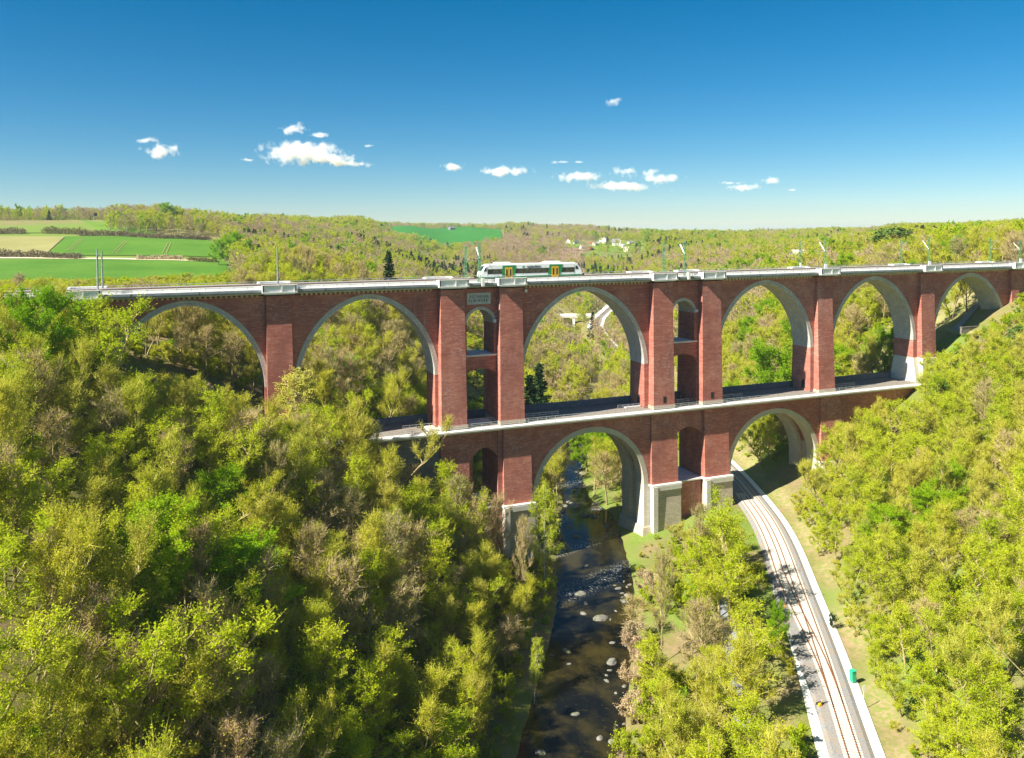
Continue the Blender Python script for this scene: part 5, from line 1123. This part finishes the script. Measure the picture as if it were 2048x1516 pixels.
def strip(pts, w, mat, name, label=None, off=0.7, kind='structure', cat=None, n=24):
    P = np.array([hit(*q)[:2] if len(q) == 2 else q[:2] for q in pts]); L = np.concatenate([[0], np.cumsum(np.linalg.norm(np.diff(P, axis=0), axis=1))]); s = np.linspace(0, L[-1], n); X = np.interp(s, L, P[:, 0]); Y = np.interp(s, L, P[:, 1])
    tx, ty = np.gradient(X), np.gradient(Y); m = np.hypot(tx, ty); b = MB(); V = []; F = []
    for i in range(n):
        for k in (-1, 1): x_ = X[i] - ty[i] / m[i] * k * w / 2; y_ = Y[i] + tx[i] / m[i] * k * w / 2; V.append((x_, y_, float(H(x_, y_)) + off))
    for i in range(n - 1): F.append((2 * i, 2 * i + 1, 2 * i + 3, 2 * i + 2))
    b.add(V, F); o = b.build(name, mat); tag(o, label, cat, None, kind); return o
strip([(-70, 518), (150, 519), (260, 520), (345, 522), (430, 525)], 5.0, MT['sand'], 'field_road', 'pale road crossing the fields at left', 0.9, cat='road')
for a_, b_ in (((162, 479), (134, 503)), ((168, 478), (140, 503)), ((250, 483), (224, 509)), ((254, 484), (231, 509)), ((336, 487), (325, 508)), ((342, 487), (333, 508))):
    o = strip([a_, b_], 0.55, MT['fallow'], 'tramline', 'pale wheel track running through the green field', 0.85, cat='track')
q = hit(391, 522.5); z0 = q[2] + 0.95; CR = thing('parked_car', 'small red car on the field road at left', 'car', (q[0], q[1], z0), 0.0)
dv = hit(345, 521) - hit(430, 524); an = math.atan2(dv[1], dv[0]); ORG[CR.name] = np.zeros(3); CR.rotation_euler = (0, 0, an)
b = MB(); b.prism_y([(-2.1, .35), (2.1, .35), (2.15, .75), (1.2, .95), (.6, 1.45), (-1.3, 1.5), (-1.95, 1.0), (-2.15, .8)], -.85, .85); part(b, 'body', MT['red'], CR)
for sy in (-.87, .83): b = MB(); b.prism_y([(-1.6, .98), (.95, .98), (.5, 1.38), (-1.2, 1.4)], sy, sy + .04); part(b, 'window', MT['glass'], CR)
for wx in (-1.35, 1.35):
    for wy in (-.8, .6): b = MB(); b.tube([(wx, wy, .33), (wx, wy + .2, .33)], .33, 14); part(b, 'wheel', MT['tyre'], CR)
def hedge(pts, h, w, mats, label, dens=45, seed=0):
    P = np.array([hit(*q) for q in pts]); L = np.concatenate([[0], np.cumsum(np.linalg.norm(np.diff(P, axis=0), axis=1))]); G_ = TG(900 + seed); r = G_.r; n = int(L[-1] * dens); s = r.random(n) * L[-1]; X = np.interp(s, L, P[:, 0]); Y = np.interp(s, L, P[:, 1])
    hh = h * (0.65 + 0.6 * fbm(s / 6.0, s * 0 + seed, 2)); an = r.random(n) * 6.28; rr = np.sqrt(r.random(n)) * w / 2; u = r.random(n) ** 0.7; X = X + np.cos(an) * rr; Y = Y + np.sin(an) * rr; C = np.stack([X, Y, H(X, Y) + 0.3 + u * hh * (1 - 0.5 * (rr / w * 2) ** 2)], 1)
    base = C.copy(); base[:, 2] = H(X, Y) - 0.3; k = r.random(n) < 0.35; G_.twigs(base[k], C[k], 0.12, 0); G_.leaves(C, 1.0, 1); me = G_.mesh('hedge', mats); o = bpy.data.objects.new('hedge', me); COL.objects.link(o); return tag(o, label, 'hedge')
LM['hedge'] = leafmat('brown_hedge', [(0.20, 0.15, 0.10), (0.24, 0.19, 0.11)], 0.2); LM['hedge_green'] = leafmat('olive_hedge', [(0.20, 0.20, 0.06), (0.22, 0.20, 0.08)], 0.2)
hedge([(-60, 514), (60, 516), (162, 519)], 5.5, 6, [LM['twig'], LM['hedge']], 'brown bushy hedge along the field road at the left edge', seed=1)
hedge([(274, 520), (366, 521)], 3.6, 5, [LM['twig'], LM['blossom']], 'pale blossoming hedge by the red car', seed=2)
hedge([(88, 467), (168, 469)], 6, 6, [LM['twig'], LM['hedge_green']], 'olive hedge in the middle of the upper meadow', seed=3)
hedge([(158, 472), (240, 473), (330, 478), (420, 481)], 5, 5, [LM['twig'], LM['hedge']], 'long dark hedge along the upper edge of the tramline field', seed=4)
hedge([(-60, 468), (48, 468)], 6, 6, [LM['twig'], LM['hedge']], 'brown hedge on the upper meadow at the left edge', seed=5)
hedge([(378, 523), (432, 526)], 3.5, 4, [LM['twig'], LM['hedge_green']], 'low olive scrub by the two field road trees', seed=6)
q = along(193, 930); g = thing('hunting_stand', 'dark hunting stand on stilts on the skyline at left', 'hunting stand', q)
b = MB(); b.box(q[0] - 1.6, q[0] + 1.6, q[1] - 1.4, q[1] + 1.4, q[2] + 4.6, q[2] + 8.0); part(b, 'cabin', MT['tyre'], g); b = MB(); b.box(q[0] - 1.9, q[0] + 1.9, q[1] - 1.7, q[1] + 1.7, q[2] + 8.01, q[2] + 8.3); part(b, 'roof', MT['tyre'], g)
for sx in (-1, 1):
    for sy in (-1, 1): b = MB(); b.bar((q[0] + sx * 2.2, q[1] + sy * 2, q[2] - .3), (q[0] + sx * 1.4, q[1] + sy * 1.2, q[2] + 4.7), 0.3); part(b, 'leg', MT['fascia'], g)
# houses
MT['render_white'] = plain('white_render', (0.76, 0.74, 0.70), 0.9, 0, 0.06, 0.4); MT['tan_wall'] = plain('tan_wall', (0.30, 0.24, 0.20), 0.9, 0, 0.1); MT['render_cream'] = plain('cream_render', (0.66, 0.58, 0.44), 0.9, 0, 0.08, 0.4); MT['roof_red'] = plain('red_roof', (0.42, 0.14, 0.07), 0.85, 0, 0.2, 0.8); MT['roof_grey'] = plain('grey_roof', (0.20, 0.20, 0.22), 0.8, 0, 0.2, 0.8); MT['roof_pale'] = plain('pale_roof', (0.52, 0.47, 0.44), 0.85, 0, 0.15, 0.5)
def house(px, py, w, d, h, rh, roof, wall, rz, label, q=None, group=None, nwin=3):
    q = hit(px, py) if q is None else q; g = thing('house', label, 'house', (q[0], q[1], q[2] - 0.5), 0, group); ORG[g.name] = np.zeros(3); g.rotation_euler = (0, 0, rz)
    b = MB(); b.box(-w / 2, w / 2, -d / 2, d / 2, 0, h + .5); [b.add([(sx * w / 2, -d / 2, h + .5), (sx * w / 2, d / 2, h + .5), (sx * w / 2, 0, h + .5 + rh)], [(0, 1, 2)]) for sx in (-1, 1)]; part(b, 'wall', MT[wall], g)
    b = MB(); o_ = 0.5
    for sy in (-1, 1): b.hexa([(-w / 2 - o_, sy * (d / 2 + o_), h + .2), (w / 2 + o_, sy * (d / 2 + o_), h + .2), (w / 2 + o_, 0, h + .5 + rh), (-w / 2 - o_, 0, h + .5 + rh)], [(-w / 2 - o_, sy * (d / 2 + o_), h + .5), (w / 2 + o_, sy * (d / 2 + o_), h + .5), (w / 2 + o_, 0, h + .85 + rh), (-w / 2 - o_, 0, h + .85 + rh)])
    r_ = part(b, 'roof', MT[roof], g); b = MB(); b.box(w * .2, w * .2 + .7, -.35, .35, h + rh * .5, h + rh + 1.6); part(b, 'chimney', MT['roof_red'], r_)
    for i in range(nwin):
        x_ = -w / 2 + w * (i + .5) / nwin
        for zz in ([1.2] if h < 4.5 else [1.2, 4.0]): b = MB(); b.box(x_ - .5, x_ + .5, -d / 2 - .05, -d / 2 + .02, zz + .5, zz + 1.8); part(b, 'window', MT['glass'], g)
V_ = [(1145, 476, 20, 11, 5, 5, 'roof_red', 'render_cream', .1, 'long house with bright orange roof at the top of the village'), (1138, 486, 11, 9, 4, 4, 'roof_red', 'render_white', .8, 'small white house with red roof below the long orange-roofed house'), (1150, 488, 12, 9, 4, 4, 'roof_grey', 'render_white', .3, 'white house with grey roof at the left of the village'),
      (1212, 487, 12, 10, 8, 4, 'roof_grey', 'render_white', .4, 'tall white two-storey house in the middle of the village'), (1232, 491, 14, 11, 6, 6, 'roof_grey', 'render_white', -.5, 'white gabled house with steep grey roof in the village'), (1239, 486, 10, 8, 5, 4, 'roof_red', 'render_white', .9, 'white house with red roof behind the grey gabled house'),
      (1192, 492, 10, 8, 5, 3, 'roof_pale', 'render_cream', .2, 'cream house with pale roof in the village'), (1180, 491, 9, 7, 4, 3, 'roof_red', 'render_cream', -.3, 'small cream house with red roof in the village'), (1245, 495, 9, 8, 4, 3, 'roof_pale', 'render_white', .6, 'white bungalow with pale roof at the right of the village'),
      (1181, 500, 8, 7, 3, 3, 'roof_red', 'roof_red', .5, 'small dark red shed below the village meadow'), (1165, 497, 9, 7, 3, 3, 'roof_pale', 'render_white', .1, 'low pale shed at the lower edge of the village'), (1253, 504, 8, 7, 4, 5, 'roof_pale', 'render_white', -.9, 'pale gable end alone at the lower right of the village'), (1262, 488, 14, 7, 3, 2, 'roof_grey', 'render_cream', .2, 'low flat-roofed building at the right end of the village'), (1112, 471, 9, 7, 4, 3, 'roof_pale', 'render_white', .3, 'pale house on the wooded crest left of the village'), (1204, 483, 9, 8, 4, 4, 'roof_red', 'render_white', .7, 'white house half hidden behind the tall white house')]
for v in V_: house(*v)
for px_, D, w_, lb in ((1603, 560, 12, 'pale roofed house among the trees behind the deck, left of two'), (1692, 570, 18, 'long pale roofed house among the trees behind the deck, right of two')):
    q = along(px_, D); q = q.copy(); P_ = proj([q])[0]; need = CAM[2] + (PPY - 516 - 0) * 0
    hh = (P_[1] - 511) / FOC * P_[2]; house(px_, 0, w_, 9, max(2.0, hh), 3.6, 'roof_pale', 'tan_wall', -0.35, lb, q=q)
q = hit(903, 460); house(0, 0, 16, 10, 5, 5, 'roof_grey', 'roof_grey', .4, 'dark lone farmhouse on the emerald far field', q=q)
# road bridge beyond the arch
g = thing('road_bridge', 'white concrete road bridge over the river, seen through the big central arch', 'bridge', (231, 459, 6)); a_ = np.array([210, 469.0]); c_ = np.array([254, 448.0]); u_ = (c_ - a_) / np.linalg.norm(c_ - a_); n_ = np.array([-u_[1], u_[0]])
def slab(b, w0, w1, z0, z1, s0=0, s1=1):
    A_ = a_ + (c_ - a_) * s0; C_ = a_ + (c_ - a_) * s1; P4 = [A_ + n_ * w0, C_ + n_ * w0, C_ + n_ * w1, A_ + n_ * w1]; b.hexa([(*p_, z0) for p_ in P4], [(*p_, z1) for p_ in P4])
b = MB(); slab(b, -4, 4, 5.6, 6.8); part(b, 'deck', MT['white'], g)
for w_ in (-4.2, 3.9): b = MB(); slab(b, w_, w_ + .3, 6.7, 8.0); part(b, 'parapet', MT['white'], g)
for s_ in (.22, .62): b = MB(); slab(b, -3.4, 3.4, -1, 5.6, s_, s_ + .04); part(b, 'pier', MT['white'], g)
MT['gravel_yard'] = MT['gravel']
ribbon(rail_x, (330, 560), -6.5, 5.5, 6.24, MT['gravel'], 'gravel_yard', label='white gravel railway yard seen through the big arch', cat='yard')
# paths and little walls under the rightmost arch, and the sandy path from the lower deck
strip([(1845, 655), (1890, 660), (1930, 668), (1990, 668)], 2.0, MT['fallow'], 'sand_path', 'sandy path under the rightmost arch', 0.3, cat='path')
strip([(1908, 663), (1930, 640), (1962, 605)], 2.6, MT['path'], 'hillside_path', 'pale path climbing the slope behind the rightmost arch', 0.35, cat='path')
strip([(452, 880), (520, 884), (600, 886), (650, 884)], 3.4, MT['sand'], 'sand_path', 'sandy path leading from the lower deck into the left woods', 0.35, cat='path')
q = hit(1965, 668)
for k, (p_, l_, h_, lb) in enumerate((((1938, 664), 7, 1.6, 'low concrete wall under the rightmost arch, left of two'), ((1990, 662), 6, 1.3, 'low concrete wall under the rightmost arch, right of two'))):
    q = hit(*p_); b = MB(); b.box(q[0] - l_ / 2, q[0] + l_ / 2, q[1] - .3, q[1] + .3, q[2] - .5, q[2] + h_); b.box(q[0] - l_ / 2 - .1, q[0] + l_ / 2 + .1, q[1] - .4, q[1] + .4, q[2] + h_, q[2] + h_ + .15); o = b.build('retaining_wall', MT['rubble']); tag(o, lb, 'wall')
# walker on the path
q = hit(1862, 658); g = bpy.data.meshes.new('person'); J = [(0, 0, .95), (0, 0, 1.2), (0, 0, 1.42), (0, 0, 1.58), (0, 0, 1.7), (.1, 0, .9), (.12, .12, .5), (.12, .02, .06), (-.1, 0, .9), (-.12, -.1, .5), (-.12, -.2, .06), (.2, 0, 1.38), (.26, .05, 1.1), (.25, .15, .86), (-.2, 0, 1.38), (-.26, -.05, 1.1), (-.25, -.05, .86), (.12, .16, .04), (-.12, -.06, .04)]
E_ = [(0, 1), (1, 2), (2, 3), (3, 4), (0, 5), (5, 6), (6, 7), (0, 8), (8, 9), (9, 10), (2, 11), (11, 12), (12, 13), (2, 14), (14, 15), (15, 16), (7, 17), (10, 18)]; g.from_pydata(J, E_, []); o = bpy.data.objects.new('person', g); COL.objects.link(o)
md = o.modifiers.new('skin', 'SKIN'); RR = [.15, .16, .17, .07, .11, .1, .075, .05, .1, .075, .05, .07, .05, .04, .07, .05, .04, .045, .045]
for i, v in enumerate(g.skin_vertices[0].data): v.radius = (RR[i], RR[i]); v.use_root = i == 0
o.modifiers.new('sub', 'SUBSURF').levels = 1; o.modifiers['sub'].render_levels = 1
t = NT('walker_clothes'); x, y, z = t.sep(t.n('TexCoord').outputs['Object']); cr = t.n('ValToRGB'); cr.color_ramp.interpolation = 'CONSTANT'; e = cr.color_ramp.elements; e[0].position = 0; e[0].color = (.03, .04, .10, 1); e[1].position = .5; e[1].color = (.75, .75, .78, 1); n3 = e.new(.82); n3.color = (.45, .28, .2, 1); n4 = e.new(.9); n4.color = (.06, .04, .03, 1); t.l(t.math('DIVIDE', z, 1.85), cr.inputs[0]); t.col(cr.outputs[0]); g.materials.append(t.m)
o.location = (q[0], q[1], q[2] + .35); o.rotation_euler = (0, 0, 1.2); tag(o, 'person in a white top and dark trousers on the sandy path under the rightmost arch', 'person')

# ------------------------------------------------------------------ clouds
def cloudmat(name, dens):
    m = bpy.data.materials.new(name); m.use_nodes = True; t = m.node_tree; t.nodes.clear(); out = t.nodes.new('ShaderNodeOutputMaterial'); pv = t.nodes.new('ShaderNodeVolumePrincipled'); tc = t.nodes.new('ShaderNodeTexCoord'); g = t.nodes.new('ShaderNodeNewGeometry')
    pv.inputs['Color'].default_value = (1, 1, 1, 1); pv.inputs['Anisotropy'].default_value = 0.0
    L_ = t.nodes.new('ShaderNodeVectorMath'); L_.operation = 'LENGTH'; t.links.new(tc.outputs['Object'], L_.inputs[0])
    nz = t.nodes.new('ShaderNodeTexNoise'); nz.inputs['Scale'].default_value = 0.014; nz.inputs['Detail'].default_value = 5; nz.inputs['Roughness'].default_value = 0.55; t.links.new(g.outputs['Position'], nz.inputs['Vector'])
    def M(op, a, b=0.0, cl=False):
        x = t.nodes.new('ShaderNodeMath'); x.operation = op; x.use_clamp = cl
        for i, v in enumerate((a, b)):
            if isinstance(v, (int, float)): x.inputs[i].default_value = v
            else: t.links.new(v, x.inputs[i])
        return x.outputs[0]
    f = M('ADD', M('SUBTRACT', 0.55, L_.outputs['Value']), M('MULTIPLY', M('SUBTRACT', nz.outputs['Fac'], 0.5), 2.6)); t.links.new(M('MULTIPLY', M('MULTIPLY', f, 1.3, True), dens), pv.inputs['Density']); t.links.new(pv.outputs[0], out.inputs['Volume']); return m
CLM = cloudmat('cloud_vapour', 0.035)
bm = bmesh.new(); bmesh.ops.create_icosphere(bm, subdivisions=3, radius=1.0); clm = bpy.data.meshes.new('cloud'); bm.to_mesh(clm); bm.free(); clm.materials.append(CLM)
CL = [(325, 302, 78, 24), (293, 281, 52, 11), (590, 258, 54, 20), (642, 270, 44, 12), (600, 305, 160, 40), (660, 318, 110, 24), (690, 327, 80, 10), (738, 330, 22, 14), (735, 292, 34, 6), (502, 320, 44, 6), (912, 334, 56, 15), (1012, 343, 108, 17), (1160, 354, 100, 18), (1250, 346, 58, 20), (1297, 343, 36, 15), (1325, 358, 92, 17), (1240, 372, 134, 16), (1490, 375, 78, 13), (1540, 361, 40, 14), (1225, 203, 34, 15), (1120, 324, 40, 6), (1160, 324, 28, 5), (1583, 380, 30, 5), (1345, 380, 18, 5), (1465, 366, 50, 6)]
for px_, py_, w_, h_ in CL:
    D = 6500.0; q = CAM + ray(px_, py_) * D; k = D / FOC; o = bpy.data.objects.new('cloud', clm); COL.objects.link(o); o.location = q; o.scale = (w_ * k * .66, w_ * k * .45, h_ * k * .8); o.rotation_euler = (0, 0, -YAW)
    big = w_ > 90; where = 'left of the railcar' if px_ < 800 else 'above and right of the railcar'
    tag(o, f"{'long' if big else 'small'} white fair-weather cloud low in the sky {where}", 'cloud', f"{'long' if big else 'small'} white clouds {where}")
# ------------------------------------------------------------------ haze
hz = bpy.data.meshes.new('haze'); bm = bmesh.new(); bmesh.ops.create_cube(bm, size=1.0); bm.to_mesh(hz); bm.free(); ho = bpy.data.objects.new('haze', hz); COL.objects.link(ho)
ZB, ZTP = float(GZ.min()) - 1.0, max(float(GZ.max()) + 30, CAM[2] + 40)
ho.location = (2500, 5250, (ZB + ZTP) / 2); ho.scale = (18000, 14600, ZTP - ZB)
m = bpy.data.materials.new('haze_air'); m.use_nodes = True; t_ = m.node_tree; t_.nodes.clear(); out = t_.nodes.new('ShaderNodeOutputMaterial'); pv = t_.nodes.new('ShaderNodeVolumePrincipled'); pv.inputs['Color'].default_value = (0.72, 0.85, 1.0, 1); pv.inputs['Density'].default_value = 0.00007; pv.inputs['Anisotropy'].default_value = 0.2
t_.links.new(pv.outputs[0], out.inputs['Volume']); hz.materials.append(m); tag(ho, 'thin pale air haze over the whole valley', 'haze', None, 'stuff')
